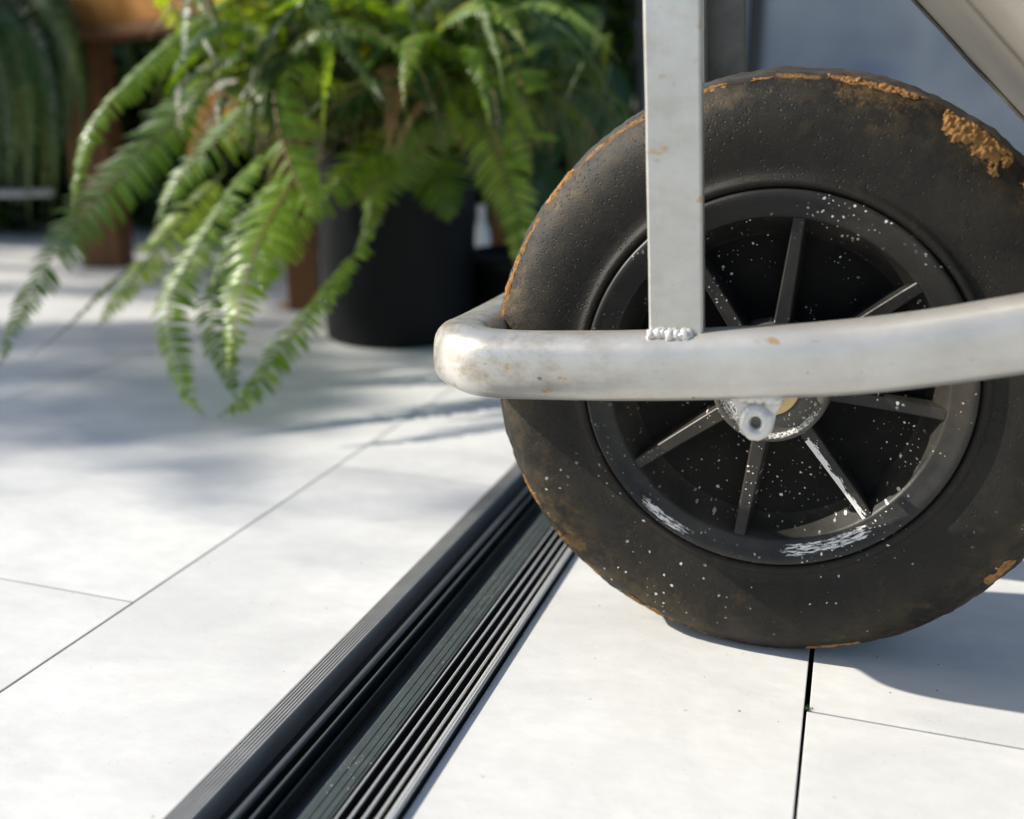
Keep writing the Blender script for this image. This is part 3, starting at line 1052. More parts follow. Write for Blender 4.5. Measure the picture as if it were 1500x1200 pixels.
# ------------------------------------------------------------------ ferns
def frond_mesh(pts, latf, n, wmax, rs, fwd=0.35, droop=0.35, tip_taper=0.55, base_bare=0.08, gaps=0.04, lobed=True, sides=(1, 1), pw=0.40):
    """leaflets in pairs along the midrib; returns leaflet mesh and midrib mesh data"""
    m = len(pts)
    cum = [0.0]
    for i in range(1, m):
        cum.append(cum[-1] + (pts[i] - pts[i - 1]).length)
    L = cum[-1]

    def sample(s):
        d = s * L
        k = 0
        while k < m - 2 and cum[k + 1] < d:
            k += 1
        f = (d - cum[k]) / max(1e-9, cum[k + 1] - cum[k])
        p = pts[k].lerp(pts[k + 1], f)
        a, b = max(0, k - 1), min(m - 1, k + 2)
        return p, (pts[b] - pts[a]).normalized()

    V, F = [], []
    step = L * (1 - base_bare) / n
    for i in range(n):
        s = base_bare + (1 - base_bare) * (i + 0.5) / n
        f = (s - base_bare) / (1 - base_bare)
        prof = min(1.0, (f / 0.18 + 0.35)) * (min(1.0, (1 - f) / tip_taper) ** 0.75)
        p, t = sample(s)
        lat = latf(s, t)
        lat = (lat - t * lat.dot(t)).normalized()
        nor = t.cross(lat).normalized()
        if nor.z < 0:
            nor = -nor
        for sd in (-1, 1):
            if sides[0 if sd < 0 else 1] < rs.random() or rs.random() < gaps:
                continue
            ln = wmax * prof * rs.uniform(0.86, 1.08)
            if ln < 0.0015:
                continue
            w = min(step * 0.43, ln * pw) * rs.uniform(0.85, 1.1)
            d = (lat * sd + t * (fwd + rs.uniform(-.09, .09)) + nor * rs.uniform(-.15, .12)).normalized()
            wd = (t - d * t.dot(d)).normalized()
            b = len(V)
            K = 4
            org = p + t * (rs.uniform(-.15, .15) * step)
            dr = droop * rs.uniform(0.5, 1.4)
            for k in range(K + 1):
                g = k / K
                c = org + d * (ln * g) - nor * (ln * dr * g * g) + t * (ln * 0.10 * g * g)
                hw = w * (0.55, 0.98, 0.92, 0.70, 0.16)[k]
                if lobed and k in (1, 2, 3):
                    hw *= rs.uniform(0.86, 1.12)
                tw = nor * (hw * 0.22)
                V.append(c - wd * hw + tw)
                V.append(c)
                V.append(c + wd * hw + tw)
            for k in range(K):
                q = b + k * 3
                F.append((q, q + 1, q + 4, q + 3))
                F.append((q + 1, q + 2, q + 5, q + 4))
    rib, rf = tube_mesh(pts, lambda i: (0.0017 * (1 - 0.75 * i / (m - 1)),) * 2, 5)
    return V, F, rib, rf


def make_mesh(name, V, F, mat):
    me = bpy.data.meshes.new(name)
    me.from_pydata([tuple(v) for v in V], [], F)
    me.materials.append(mat)
    me.update()
    me.polygons.foreach_set('use_smooth', [True] * len(me.polygons))
    return me


POT = on_ground(587, 489)
POT.z = 0
fern = empty('fern', (POT.x, POT.y, 0.26))
tag(fern, 'large potted fern with long arching fronds drooping to the floor beside the wheelbarrow', 'fern')
bpy.context.view_layer.update()
rs = random.Random(21)


def placed_frond(px, wmax, n, mat, roll=0.0, roll2=None, stem=None, seed=0, parent=None, **kw):
    """px: list of (photo x, photo y, depth) survey points along the midrib"""
    r2 = random.Random(seed)
    ctrl = [at(*p) for p in px]
    for c in ctrl:
        c.z = max(c.z, 0.006)
    pts = smooth_path(ctrl, 30)
    ro2 = roll if roll2 is None else roll2
    view = FW

    def latf(s, t):
        base = t.cross(view).normalized()
        ro = roll + (ro2 - roll) * s
        return Matrix.Rotation(ro, 3, t) @ base

    V, F, rv, rf = frond_mesh(pts, latf, n, wmax, r2, **kw)
    parent = parent or fern
    V = [v - parent.location for v in V]
    rv = [v - parent.location for v in rv]
    for v in V:
        v.z = max(v.z, 0.003 - parent.location.z)
    o = link('frond', make_mesh('frond', V, F, mat), None, parent, False)
    link('stem', make_mesh('stem', rv, rf, stem or M_STEMG), None, o, False)
    return o


PF = placed_frond
# the fronds one can follow in the photograph, front left to right
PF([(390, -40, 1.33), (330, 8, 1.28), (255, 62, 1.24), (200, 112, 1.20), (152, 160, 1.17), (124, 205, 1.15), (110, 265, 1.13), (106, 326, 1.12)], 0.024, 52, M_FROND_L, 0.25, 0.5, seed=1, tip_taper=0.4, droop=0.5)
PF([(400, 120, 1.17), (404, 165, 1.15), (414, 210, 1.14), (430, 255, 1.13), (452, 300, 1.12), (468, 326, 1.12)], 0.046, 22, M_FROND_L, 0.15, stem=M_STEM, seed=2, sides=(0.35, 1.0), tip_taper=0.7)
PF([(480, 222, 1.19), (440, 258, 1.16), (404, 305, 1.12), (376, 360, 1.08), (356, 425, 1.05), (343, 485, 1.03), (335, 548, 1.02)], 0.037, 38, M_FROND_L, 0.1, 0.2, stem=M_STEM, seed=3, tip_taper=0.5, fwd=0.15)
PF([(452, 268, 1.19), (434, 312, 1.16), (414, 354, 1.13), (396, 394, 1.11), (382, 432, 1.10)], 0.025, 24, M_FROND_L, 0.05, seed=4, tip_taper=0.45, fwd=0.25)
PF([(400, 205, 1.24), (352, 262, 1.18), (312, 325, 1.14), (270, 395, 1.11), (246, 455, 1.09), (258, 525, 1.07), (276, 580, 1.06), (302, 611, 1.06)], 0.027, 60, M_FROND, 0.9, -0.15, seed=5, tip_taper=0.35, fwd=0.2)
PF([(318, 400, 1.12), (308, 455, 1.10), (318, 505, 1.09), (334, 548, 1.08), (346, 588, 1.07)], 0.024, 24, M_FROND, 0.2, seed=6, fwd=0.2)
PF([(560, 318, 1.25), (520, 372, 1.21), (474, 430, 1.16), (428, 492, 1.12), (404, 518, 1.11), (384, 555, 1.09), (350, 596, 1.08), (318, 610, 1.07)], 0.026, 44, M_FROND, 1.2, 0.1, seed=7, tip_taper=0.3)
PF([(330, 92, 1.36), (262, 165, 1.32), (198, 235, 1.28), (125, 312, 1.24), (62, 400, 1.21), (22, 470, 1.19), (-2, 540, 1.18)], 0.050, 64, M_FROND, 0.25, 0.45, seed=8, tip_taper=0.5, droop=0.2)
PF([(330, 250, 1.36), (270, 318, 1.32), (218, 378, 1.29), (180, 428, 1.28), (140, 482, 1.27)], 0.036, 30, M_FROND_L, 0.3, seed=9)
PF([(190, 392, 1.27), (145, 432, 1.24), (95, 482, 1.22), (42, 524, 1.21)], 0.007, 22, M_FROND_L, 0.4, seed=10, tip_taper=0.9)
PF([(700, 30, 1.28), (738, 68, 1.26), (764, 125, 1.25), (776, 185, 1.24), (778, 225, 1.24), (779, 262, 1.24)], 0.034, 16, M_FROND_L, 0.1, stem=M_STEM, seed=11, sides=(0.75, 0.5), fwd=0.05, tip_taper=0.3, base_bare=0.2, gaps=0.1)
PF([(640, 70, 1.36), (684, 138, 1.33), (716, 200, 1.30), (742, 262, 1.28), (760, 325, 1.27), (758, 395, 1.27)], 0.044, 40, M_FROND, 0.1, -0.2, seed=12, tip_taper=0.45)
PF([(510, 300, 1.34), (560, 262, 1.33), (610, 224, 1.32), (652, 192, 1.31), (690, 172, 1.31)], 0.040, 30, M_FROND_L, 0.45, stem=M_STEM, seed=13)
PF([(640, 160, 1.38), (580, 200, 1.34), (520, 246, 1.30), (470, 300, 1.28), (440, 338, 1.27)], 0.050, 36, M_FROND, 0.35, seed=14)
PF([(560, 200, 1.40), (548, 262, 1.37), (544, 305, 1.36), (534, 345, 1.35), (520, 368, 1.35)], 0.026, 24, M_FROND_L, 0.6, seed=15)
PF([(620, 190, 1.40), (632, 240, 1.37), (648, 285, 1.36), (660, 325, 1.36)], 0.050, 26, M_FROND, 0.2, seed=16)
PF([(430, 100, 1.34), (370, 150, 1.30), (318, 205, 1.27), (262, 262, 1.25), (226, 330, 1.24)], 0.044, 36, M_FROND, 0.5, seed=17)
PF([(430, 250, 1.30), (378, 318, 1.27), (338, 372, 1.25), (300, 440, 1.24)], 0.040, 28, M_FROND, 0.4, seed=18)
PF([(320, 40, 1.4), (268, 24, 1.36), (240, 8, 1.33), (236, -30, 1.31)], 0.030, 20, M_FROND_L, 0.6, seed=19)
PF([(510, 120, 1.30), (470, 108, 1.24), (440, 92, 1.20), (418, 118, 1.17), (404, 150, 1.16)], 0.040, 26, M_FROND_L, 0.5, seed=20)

# the mass of fronds behind them: a set of arching prototypes, copied round the crown
protos = []
for k in range(30):
    L = rs.uniform(0.34, 0.78)
    e = radians(rs.uniform(52, 86))
    e1_ = radians(rs.uniform(-85, -35))
    pts = [Vector((0, 0, 0))]
    N = 22
    hd = 0.0
    curl_ = rs.uniform(-.05, .05)
    for i in range(N):
        f = (i + 0.5) / N
        el = e + (e1_ - e) * f ** 1.25
        hd += rs.uniform(-.09, .09) + curl_
        pts.append(pts[-1] + Vector((cos(el) * cos(hd), cos(el) * sin(hd), sin(el))) * (L / N))
    tilt = rs.uniform(-0.75, 0.75)
    V, F, rv, rf = frond_mesh(pts, lambda s, t: Matrix.Rotation(tilt, 3, t) @ Vector((0, 1, 0)), int(L / 0.0072), rs.uniform(0.015, 0.029), rs, base_bare=0.14, tip_taper=0.5)
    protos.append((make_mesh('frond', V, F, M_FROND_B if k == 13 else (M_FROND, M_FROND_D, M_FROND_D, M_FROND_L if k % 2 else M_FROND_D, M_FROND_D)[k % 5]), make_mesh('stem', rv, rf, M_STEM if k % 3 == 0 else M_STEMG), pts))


def scatter_fronds(parent, n, z0, seed, ok, scale=(0.75, 1.1), spread=0.05):
    r2 = random.Random(seed)
    made = tries = 0
    while made < n and tries < n * 30:
        tries += 1
        fm, smh, pts = r2.choice(protos)
        az = r2.uniform(-pi, pi)
        s = r2.uniform(*scale)
        base = Vector((r2.gauss(0, spread), r2.gauss(0, spread), z0))
        M = Matrix.Translation(base) @ Matrix.Rotation(az, 4, 'Z') @ Matrix.Rotation(r2.uniform(-.38, .38), 4, 'X') @ Matrix.Scale(s, 4)
        if not ok([parent.location + M @ p for p in pts]):
            continue
        o = bpy.data.objects.new('frond', fm)
        COL.objects.link(o)
        o.parent = parent
        o.matrix_basis = M
        st_ = bpy.data.objects.new('stem', smh)
        COL.objects.link(st_)
        st_.parent = o
        made += 1


def to_px(p):
    q = p - CC
    d = q.dot(FW)
    return 750 + FPX * q.dot(RT) / d, 600 - FPX * q.dot(UP) / d, d


def fern_ok(W):
    for p in W:
        if p.z < 0.03:
            return False
        if p.y < 0.82 and p.x > -0.5:          # keeps clear of the wheel and frame
            return False
        x, y, d = to_px(p)
        if d < 1.0 or x > 942 or (x < 215 and y < 340):
            return False
        if 455 < x < 720 and y > 318:           # the front of the pot stays bare
            return False
        if x < 465 and y > (400 if d > 1.36 and x > 225 else 285):
            return False
    return True


scatter_fronds(fern, 290, 0.02, 5, fern_ok, scale=(0.5, 1.18), spread=0.10)

# pot
bm = bmesh.new()
PV, PFc = [], []
prof = [(0.001, 0.004), (0.118, 0.004), (0.124, 0.0), (0.1285, 0.003), (0.130, 0.010), (0.1385, 0.235), (0.1390, 0.236), (0.1500, 0.240), (0.1515, 0.246), (0.1540, 0.285), (0.1525, 0.289), (0.1490, 0.288), (0.1450, 0.255), (0.001, 0.252)]
seg = 72
for i in range(seg):
    th = 2 * pi * i / seg
    for r_, z_ in prof:
        PV.append((r_ * cos(th), r_ * sin(th), z_))
for i in range(seg):
    for j in range(len(prof) - 1):
        i2 = (i + 1) % seg
        PFc.append((i * len(prof) + j, i2 * len(prof) + j, i2 * len(prof) + j + 1, i * len(prof) + j + 1))
pot_me = bpy.data.meshes.new('flower_pot')
pot_me.from_pydata(PV, [], PFc)
pot_me.update()
pot = link('flower_pot', pot_me, M_POT)
pot.location = POT
pot.scale = (0.87, 0.87, 0.98)
tag(pot, 'large black plastic flower pot holding the big fern', 'flower pot')
sv, sf = [], []
for i in range(25):
    for j in range(25):
        a, b = (i - 12) / 12 * 0.142, (j - 12) / 12 * 0.142
        sv.append((a, b, 0.266 + 0.006 * noise.noise(Vector((a * 60, b * 60, 2)))))
for i in range(24):
    for j in range(24):
        if max((x * x + y * y) for x, y, _ in (sv[i * 25 + j], sv[i * 25 + j + 1], sv[(i + 1) * 25 + j], sv[(i + 1) * 25 + j + 1])) < 0.142 ** 2:
            sf.append((i * 25 + j, (i + 1) * 25 + j, (i + 1) * 25 + j + 1, i * 25 + j + 1))
obj_py('soil', sv, sf, M_SOIL, pot)

# second pot behind, half hidden by the wheel
pot2 = link('flower_pot', pot_me, None)
p2 = on_ground(772, 474)
pot2.location = (p2.x, p2.y, 0)
pot2.scale = (0.72, 0.72, 0.40)
tag(pot2, 'smaller black pot in the dark gap between the big fern pot and the wheel', 'flower pot')

# added white shape standing in for a bright gap between them
wp = bpy.data.meshes.new('bright_gap_mesh')
V, F = [], []
pr = [(0.0, 0.0), (0.030, 0.0), (0.034, 0.004), (0.034, 0.10), (0.030, 0.118), (0.015, 0.135), (0.0135, 0.155), (0.016, 0.157), (0.016, 0.168), (0.0, 0.169)]
for i in range(24):
    th = 2 * pi * i / 24
    V += [(r_ * cos(th) * 0.62, r_ * sin(th) * 0.62, z_) for r_, z_ in pr]
for i in range(24):
    for j in range(len(pr) - 1):
        i2 = (i + 1) % 24
        F.append((i * len(pr) + j, i2 * len(pr) + j, i2 * len(pr) + j + 1, i * len(pr) + j + 1))
wp.from_pydata(V, [], F)
wp.update()
gap_patch = link('bright_gap_patch', wp, M_WHITE)
jp = at(706, 372, 1.95)
gap_patch.location = (jp.x, jp.y, 0.0)
gap_patch.scale = (0.75, 0.75, 0.95)
tag(gap_patch, 'small white shape added for the bright gap beside the fern pot', 'stand-in')


# ------------------------------------------------------------------ wooden bench behind the fern
def wood_part(name, p0, p1, w, h, mat, parent, side=None):
    ax = (p1 - p0)
    L = ax.length
    ax.normalize()
    sd_ = side or Vector((0, 0, 1)).cross(ax)
    if sd_.length < 1e-4:
        sd_ = Vector((1, 0, 0))
    sd_ = (sd_ - ax * sd_.dot(ax)).normalized()
    upv = ax.cross(sd_)
    bm = bmesh.new()
    rot = Matrix((sd_, upv, ax)).transposed().to_4x4()
    add_box(bm, (p0 + p1) / 2, (w, h, L), rot, bevel=min(w, h) * 0.06)
    for v in bm.verts:
        v.co -= parent.location
    return obj_bm(name, bm, mat, parent, smooth=False)


LA = on_ground(160, 388); LB = on_ground(448, 452)
LA.z = LB.z = 0
bench = empty('plant_bench', ((LA + LB) / 2)[:])
tag(bench, 'brown wooden plant bench with thick legs and orange top beam behind the fern', 'bench')
dv = (LB - LA).normalized()
pv_ = Vector((-dv.y, dv.x, 0))
if pv_.y < 0:
    pv_ = -pv_
HT = 0.478
for q, w in ((LA, 0.088), (LB, 0.05), (LA + pv_ * 0.5, 0.10), (LB + pv_ * 0.5, 0.05)):
    wood_part('leg', q + Vector((0, 0, 0.0)), q + Vector((0, 0, HT)), w, w, M_WOODD, bench, side=RT)
wood_part('apron', LA - dv * 0.05 + Vector((0, 0, HT + 0.005)), LB + dv * 0.05 + Vector((0, 0, HT + 0.005)), 0.10, 0.018, M_WOODD, bench)
wood_part('beam', LA - dv * 0.055 + Vector((0, 0, HT + 0.09)), LB + dv * 0.05 + Vector((0, 0, HT + 0.09)), 0.05, 0.145, M_WOODB, bench)
for k in range(5):
    off = pv_ * (0.04 + 0.105 * k) + Vector((0, 0, HT + 0.185))
    wood_part('plank', LA - dv * 0.1 + off, LB + dv * 0.06 + off, 0.098, 0.022, M_WOODB, bench, side=pv_)

# ------------------------------------------------------------------ second fern and white rack at the far left
rk = at(30, 285, 2.15)
rack = empty('plant_rack', (rk.x, rk.y, 0))
tag(rack, 'white metal plant rack with two rails at the left behind hanging fronds', 'rack')
for (pa, pb, d) in (((-330, 57), (92, 52), 2.15), ((-330, 288), (78, 282), 2.15)):
    a = at(*pa, d); b = at(*pb, d)
    V, F = tube_mesh([a - rack.location, b - rack.location], lambda i: (0.008, 0.008), 12)
    obj_py('rail', V, F, M_RAIL, rack)
for px_ in (-325, 96):
    b = at(px_, 50, 2.15)
    V, F = tube_mesh([Vector((b.x, b.y, 0)) - rack.location, Vector((b.x, b.y, b.z + 0.02)) - rack.location], lambda i: (0.009, 0.009), 12)
    obj_py('post', V, F, M_BLACK, rack)

f2p = at(-150, -20, 2.12)
fern2 = empty('fern', f2p[:])
tag(fern2, 'dark blurred fern hanging down over the white rack at the left edge', 'fern')
pot3 = link('flower_pot', pot_me, None)
pot3.scale = (0.75, 0.75, 0.62)
pot3.location = (f2p.x, f2p.y, at(-140, 50, 2.15).z + 0.008)
tag(pot3, 'black pot on the top rail of the rack just outside the left edge', 'flower pot')
bpy.context.view_layer.update()
rb = random.Random(12)
for k in range(44):
    xe = rb.uniform(-40, 122)
    ye = rb.uniform(215, 335) if xe < 85 else rb.uniform(130, 260)
    de = rb.uniform(1.85, 2.06)
    xm = -150 + (xe + 150) * rb.uniform(0.62, 0.86)
    ym = rb.uniform(-75, 45)
    PF([(-150, -20, 2.12), (-150 + (xm + 150) * .45, ym - 40, 2.08), (xm, ym, de + .04), (xe - 6, ym + (ye - ym) * .42, de), (xe + rb.uniform(-12, 8), ye, de - .01)],
       rb.uniform(0.022, 0.036), 56, M_FROND_D, rb.uniform(-.6, .6), seed=300 + k, parent=fern2, base_bare=0.12)


# ------------------------------------------------------------------ shrubs behind
def leaf_cloud(n, rad, seed, size, flatn=0.9, shell=0.35):
    r2 = random.Random(seed)
    V, F = [], []
    while n > 0:
        p = Vector((r2.uniform(-1, 1), r2.uniform(-1, 1), r2.uniform(-1, 1)))
        l = p.length
        if l > 1 or l < shell:
            continue
        if noise.noise(p * 2.6 + Vector((seed * 3.1, 0, 0))) < -0.28:
            continue
        n -= 1
        c = Vector((p.x * rad[0], p.y * rad[1], p.z * rad[2]))
        d = Vector((r2.gauss(0, 1), r2.gauss(0, 1), r2.gauss(-0.3, 0.6))).normalized()
        w = d.cross(Vector((r2.gauss(0, 1), r2.gauss(0, 1), r2.gauss(0, 1)))).normalized()
        nn = d.cross(w)
        s = size * r2.uniform(0.55, 1.25)
        b = len(V)
        V += [c, c + d * s * 0.45 + w * s * 0.30 + nn * s * 0.06, c + d * s - nn * s * 0.12, c + d * s * 0.45 - w * s * 0.30 + nn * s * 0.06, c + d * s * 0.5]
        F += [(b, b + 1, b + 4), (b + 1, b + 2, b + 4), (b + 2, b + 3, b + 4), (b + 3, b, b + 4)]
    return V, F


def shrub(name, label, cat, loc, rad, n, size, seed, mat, group=None, stems=6, z0=0.0):
    o = empty(name, (loc[0], loc[1], 0))
    tag(o, label, cat, group)
    V, F = leaf_cloud(n, rad, seed, size)
    zc = loc[2]
    V = [v + Vector((0, 0, zc)) for v in V]
    for v in V:
        v.z = max(v.z, 0.01)
    obj_py('foliage', V, F, mat, o, smooth=False)
    r2 = random.Random(seed + 100)
    bv, bf = [], []
    for k in range(stems):
        a = r2.uniform(0, 2 * pi)
        top = Vector((cos(a) * rad[0] * r2.uniform(.3, .75), sin(a) * rad[1] * r2.uniform(.3, .75), zc + rad[2] * r2.uniform(-.1, .7)))
        ctrl = [Vector((r2.uniform(-.03, .03), r2.uniform(-.03, .03), -0.01)), Vector((top.x * .25, top.y * .3, top.z * .45)), top]
        V, F = tube_mesh(smooth_path(ctrl, 8), lambda i: (0.012 * (1 - i / 11) * max(0.6, rad[2]),) * 2, 6)
        b = len(bv)
        bv += V
        bf += [tuple(b + q for q in f) for f in F]
    obj_py('stem', bv, bf, M_BARK, o)
    return o


hedge = [(-60, 2.95, .55, 5200), (120, 3.15, .50, 5200), (330, 3.0, .55, 5200), (520, 2.85, .50, 5200), (690, 2.75, .45, 4800), (830, 2.95, .36, 3000)]
hl = ['dark green shrub at the far left behind the rack', 'dark shrub behind the orange end of the wooden bench', 'dense dark shrub behind the left half of the big fern',
      'dense dark shrub directly behind the middle of the big fern', 'dark shrub behind the right half of the big fern', 'dark leafy shrub next to the black post with sky gaps above']
for k, (px_, d, rx, n) in enumerate(hedge):
    c = at(px_, 160, d)
    shrub('shrub', hl[k], 'shrub', (c.x, c.y, 0.48), (rx, 0.42, 0.62), n, 0.085, 40 + k, M_DARK, 'dark shrubs behind the fern')

# broad-leaved plant by the black post
bp = on_ground(850, 420)
broad = empty('broadleaf_plant', (bp.x, bp.y, 0))
tag(broad, 'dark plant with broad leaves between the fern and the black post', 'plant')
r3 = random.Random(77)
for (px_, py_, d, s, ang, curl) in ((862, 130, 2.0, .16, -2.2, .3), (900, 175, 2.05, .13, -1.1, .4), (836, 60, 2.1, .15, -2.5, .3), (892, 95, 2.1, .14, -1.6, .5), (820, 185, 2.1, .14, -2.0, .3),
                                    (870, 235, 2.0, .12, -1.2, .4), (835, 255, 2.05, .12, -2.3, .4), (915, 120, 2.15, .10, -1.9, .5), (800, 110, 2.2, .15, -1.8, .4), (880, 20, 2.2, .12, -2.6, .4),
                                    (850, 300, 2.1, .11, -1.5, .4), (925, 215, 2.2, .09, -2.0, .3), (800, 20, 2.2, .14, -1.5, .4)):
    base = at(px_, py_, d) - broad.location
    d1 = (RT * cos(ang) + UP * sin(ang) + FW * r3.uniform(-.5, .3)).normalized()
    w1 = d1.cross(FW * 1.0 + RT * r3.uniform(-.6, .6) + UP * r3.uniform(-.2, .7)).normalized()
    n1 = d1.cross(w1)
    V, F = [], []
    for i in range(9):
        f = i / 8
        hw = s * 0.36 * (sin(pi * min(1, f * 0.96 + 0.03)) ** 0.75)
        c = base + d1 * (s * f) - n1 * (s * curl * 0.4 * f * f)
        for j in range(-2, 3):
            V.append(c + w1 * (hw * j / 2) + n1 * (abs(j) * hw * 0.13 + 0.006 * noise.noise(c * 20 + Vector((j, 0, 0)))))
    for i in range(8):
        for j in range(4):
            F.append((i * 5 + j, i * 5 + j + 1, (i + 1) * 5 + j + 1, (i + 1) * 5 + j))
    lf_ = obj_py('leaf', V, F, M_BROAD, broad)
    pth = smooth_path([Vector((0, 0, 0)), Vector((base.x * .4, base.y * .4, base.z * .7)), base], 8)
    V, F = tube_mesh(pth, lambda i: (0.004, 0.004), 6)
    obj_py('petiole', V, F, M_STEMG, lf_)

# ------------------------------------------------------------------ framed blue-grey panel behind the wheel
def mat_panel():
    t = NT('blue_grey_panel_paint')
    X, Y, Z = t.xyz()
    n1 = t.noise(3.2, 3, 0.5)
    c = t.mix(t.ramp(n1, (0.36, 0.0), (0.64, 1.0)), (0.20, 0.22, 0.26), (0.34, 0.35, 0.375))
    return t.fin(c, 0.28, metal=0.1, spec=0.5)


M_PANEL = mat_panel()
PD = 2.3
pl = at(938, 160, PD); pm = at(1100, 100, PD)
pdir = Vector((pm.x - pl.x, pm.y - pl.y, 0)).normalized()
pnor = Vector((pdir.y, -pdir.x, 0))
door = empty('framed_panel', (pl.x, pl.y, 0))
tag(door, 'blue-grey sheet panel in a black frame standing behind the wheel', 'panel')
up2 = Vector((0, 0, 1.5))


def post(p, w, th, name='frame_post', mat=M_BLACK):
    base = Vector((p.x, p.y, 0)) - door.location
    bm = bmesh.new()
    rot = Matrix((pdir, -pnor, Vector((0, 0, 1)))).transposed().to_4x4()
    add_box(bm, base + Vector((0, 0, 0.75)), (w, th, 1.5), rot, bevel=0.003)
    return obj_bm(name, bm, mat, door, smooth=False)


post(pl, 0.022, 0.03)
post(pm, 0.030, 0.03)
q1 = pm + pdir * 1.6
post(q1, 0.030, 0.03)
# small dark bay between the two left posts
bm = bmesh.new()
rot = Matrix((pdir, -pnor, Vector((0, 0, 1)))).transposed().to_4x4()
mid = (pl + pm) / 2
add_box(bm, Vector((mid.x, mid.y, 0)) - door.location + Vector((0, 0, 0.75)), ((pm - pl).length - 0.028, 0.006, 1.49), rot)
obj_bm('side_panel', bm, M_WHITE if False else M_PANEL, door, smooth=False)
# the big sheet, pressed with a raised upright fold and a diagonal one
V, F = [], []
NX, NZ = 60, 50
Wd = 1.57
for i in range(NX + 1):
    for j in range(NZ + 1):
        a = i / NX * Wd
        z = 0.02 + j / NZ * 1.46
        h = 0.016 * math.exp(-((a - 0.36) / 0.022) ** 2) + 0.02 * math.exp(-((a + z * 0.55 - 0.48) / 0.05) ** 2) * (1 if z < 0.42 else 0.0)
        h += 0.03 * max(0.0, min(1.0, (a - 0.03) / 0.3)) - 0.05 * max(0.0, a - 0.36) * (1 if a > 0.36 else 0)
        p = Vector((pm.x, pm.y, 0)) + pdir * (a + 0.015) + pnor * (h - 0.004) - door.location
        V.append((p.x, p.y, z))
for i in range(NX):
    for j in range(NZ):
        F.append((i * (NZ + 1) + j, (i + 1) * (NZ + 1) + j, (i + 1) * (NZ + 1) + j + 1, i * (NZ + 1) + j + 1))
pnl = obj_py('sheet', V, F, M_PANEL, door)
so = pnl.modifiers.new('thickness', 'SOLIDIFY')
so.thickness = 0.004

# ------------------------------------------------------------------ dry leaves on the floor
M_DRY = mat_plain('dry_leaf', (0.42, 0.20, 0.07), 0.7, var=0.3, scale=40)
for k, (px_, py_, s, rz, lab) in enumerate(((208, 405, .035, .4, 'curled orange dry leaf on the floor below the bench leg'), (226, 416, .026, 1.9, 'small brown dry leaf next to the curled orange one'),
                                            (415, 452, .03, 2.6, 'brown dry leaf on the floor left of the fern pot'))):
    g_ = on_ground(px_, py_)
    V, F = [], []
    for i in range(7):
        f = i / 6
        hw = s * 0.4 * sin(pi * (0.06 + 0.9 * f))
        for j in range(-2, 3):
            V.append((s * (f - .5), hw * j / 2, 0.002 + abs(j) * hw * 0.35 + s * 0.5 * (f - .5) ** 2 + 0.002 * noise.noise(Vector((i, j, k)))))
    for i in range(6):
        for j in range(4):
            F.append((i * 5 + j, (i + 1) * 5 + j, (i + 1) * 5 + j + 1, i * 5 + j + 1))
    o = obj_py('dry_leaf', V, F, M_DRY)
    o.location = (g_.x, g_.y, 0.001)
    o.rotation_euler = (0, 0, rz)
    tag(o, lab, 'leaf', 'dry leaves on the floor')

# a pinch of moss in the chipped corner of the tile joint
V, F = leaf_cloud(90, (0.0022, 0.003, 0.0012), 3, 0.0011, shell=0.0)
o = obj_py('moss', V, F, M_DARK, smooth=False)
o.location = (0.0014, 0.5335, 0.0)
tag(o, 'tiny dark tuft of moss in the joint where three tiles meet', 'moss', kind='stuff')


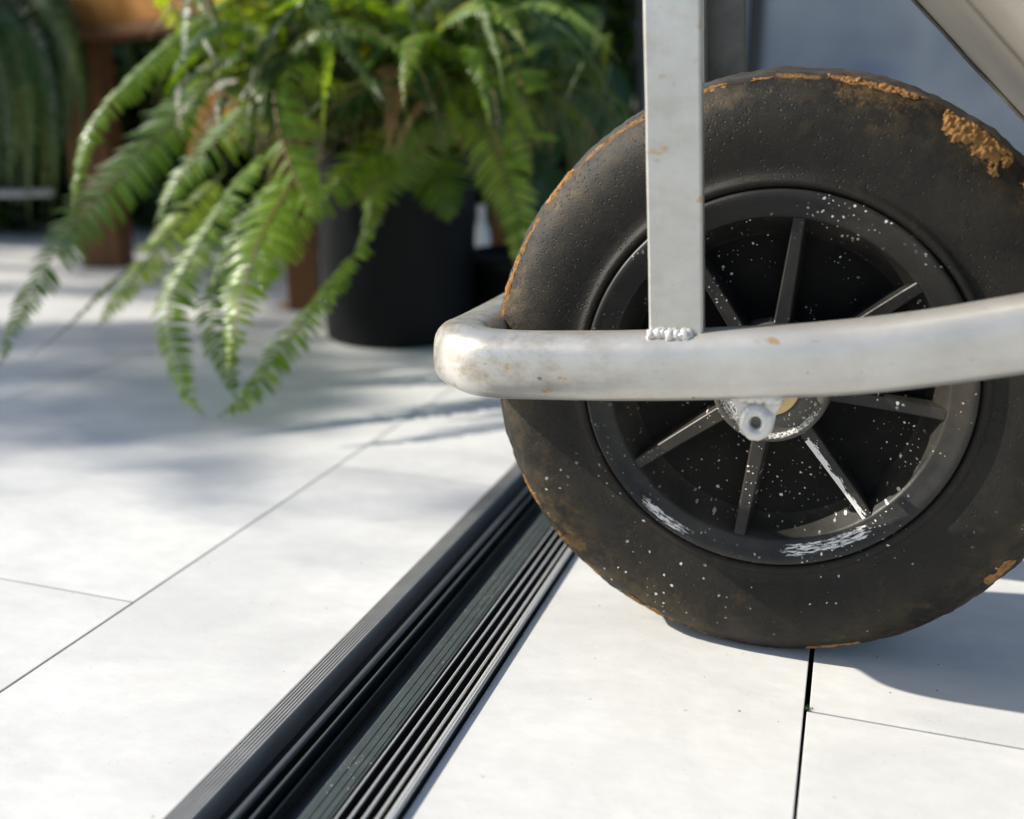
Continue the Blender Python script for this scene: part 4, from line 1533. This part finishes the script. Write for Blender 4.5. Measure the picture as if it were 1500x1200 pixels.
# ------------------------------------------------------------------ unseen shade tree left of the picture, crown shaped for its shade
def tree():
    o = empty('shade_tree', (-6.9, 0.8, 0))
    tag(o, 'unseen leafy tree left of the picture, crown shaped to dapple the floor with shade', 'tree')
    r2 = random.Random(31)
    V, F = [], []
    for k in range(44):
        low = k < 36
        c = Vector((r2.uniform(-.7, .7), r2.uniform(-1.12, 0.35) if low else r2.uniform(-.75, 1.1), r2.uniform(3.80, 4.30) if low else r2.uniform(4.55, 5.6)))
        v, f = leaf_cloud(100 if low else 80, (0.27, 0.27, 0.20), 200 + k, 0.062, shell=0.0)
        b = len(V)
        V += [x + c for x in v]
        F += [tuple(b + q for q in ff) for ff in f]
    for tg in (at(60, 400, 1.21), at(22, 470, 1.19), at(0, 530, 1.18), at(125, 312, 1.24), at(90, 360, 1.22), on_ground(420, 632), on_ground(520, 618), on_ground(610, 604), on_ground(690, 596)):  # added leaf clumps on sun rays, placed to shade chosen fronds and floor
        c = tg - SUN_D * ((tg.x + 6.9) / SUN_D.x) - o.location
        v, f = leaf_cloud(75, (0.22, 0.18, 0.18), int(tg.x * -977) % 97 + 300, 0.062, shell=0.0)
        V += [x + c for x in v]
    # leaves removed along sun rays to light chosen front fronds and a floor strip
    gaps = [(at(180, 130, 1.19), .085), (at(232, 76, 1.22), .085), (at(425, 165, 1.14), .08), (at(440, 262, 1.17), .07), (at(395, 320, 1.10), .075), (at(362, 400, 1.06), .075),
            (at(343, 490, 1.03), .06), (at(412, 356, 1.13), .06), (at(318, 318, 1.14), .05), (at(778, 228, 1.24), .06), (at(650, 188, 1.31), .08), (at(536, 322, 1.35), .05), (at(470, 110, 1.25), .07),
            (at(560, 60, 1.5), .05), (at(690, 90, 1.4), .05), (at(745, 270, 1.28), .05), (on_ground(20, 452), .09), (on_ground(130, 455), .07), (on_ground(220, 455), .08), (at(60, 20, 2.0), .05)]
    gaps = [(g_ - o.location, r_ * 1.5) for g_, r_ in gaps]
    NV, NF = [], []
    for q in range(0, len(V), 5):
        c = V[q]
        if any(((c - g_) - SUN_D * (c - g_).dot(SUN_D)).length < r_ for g_, r_ in gaps):
            continue
        b = len(NV)
        NV += V[q:q + 5]
        NF += [(b, b + 1, b + 4), (b + 1, b + 2, b + 4), (b + 2, b + 3, b + 4), (b + 3, b, b + 4)]
    obj_py('crown', NV, NF, M_DARK, o, smooth=False)
    tv, tf = tube_mesh(smooth_path([Vector((0, 0.3, -0.02)), Vector((0.08, 0.3, 1.6)), Vector((-0.05, 0.32, 3.2)), Vector((0.02, 0.3, 4.9))], 16), lambda i: (0.11 - 0.0058 * i,) * 2, 14)
    obj_py('trunk', tv, tf, M_BARK, o)
    for k in range(7):
        a = k * 0.9
        V, F = tube_mesh(smooth_path([Vector((0, 0.3, 3.0 + 0.15 * k)), Vector((cos(a) * .3, .3 + sin(a) * .5, 3.8 + .12 * k)), Vector((cos(a) * .65, .3 + sin(a) * 1.1, 4.4 + .1 * k))], 8), lambda i: (0.026 - 0.0026 * i,) * 2, 8)
        obj_py('limb', V, F, M_BARK, o)


tree()
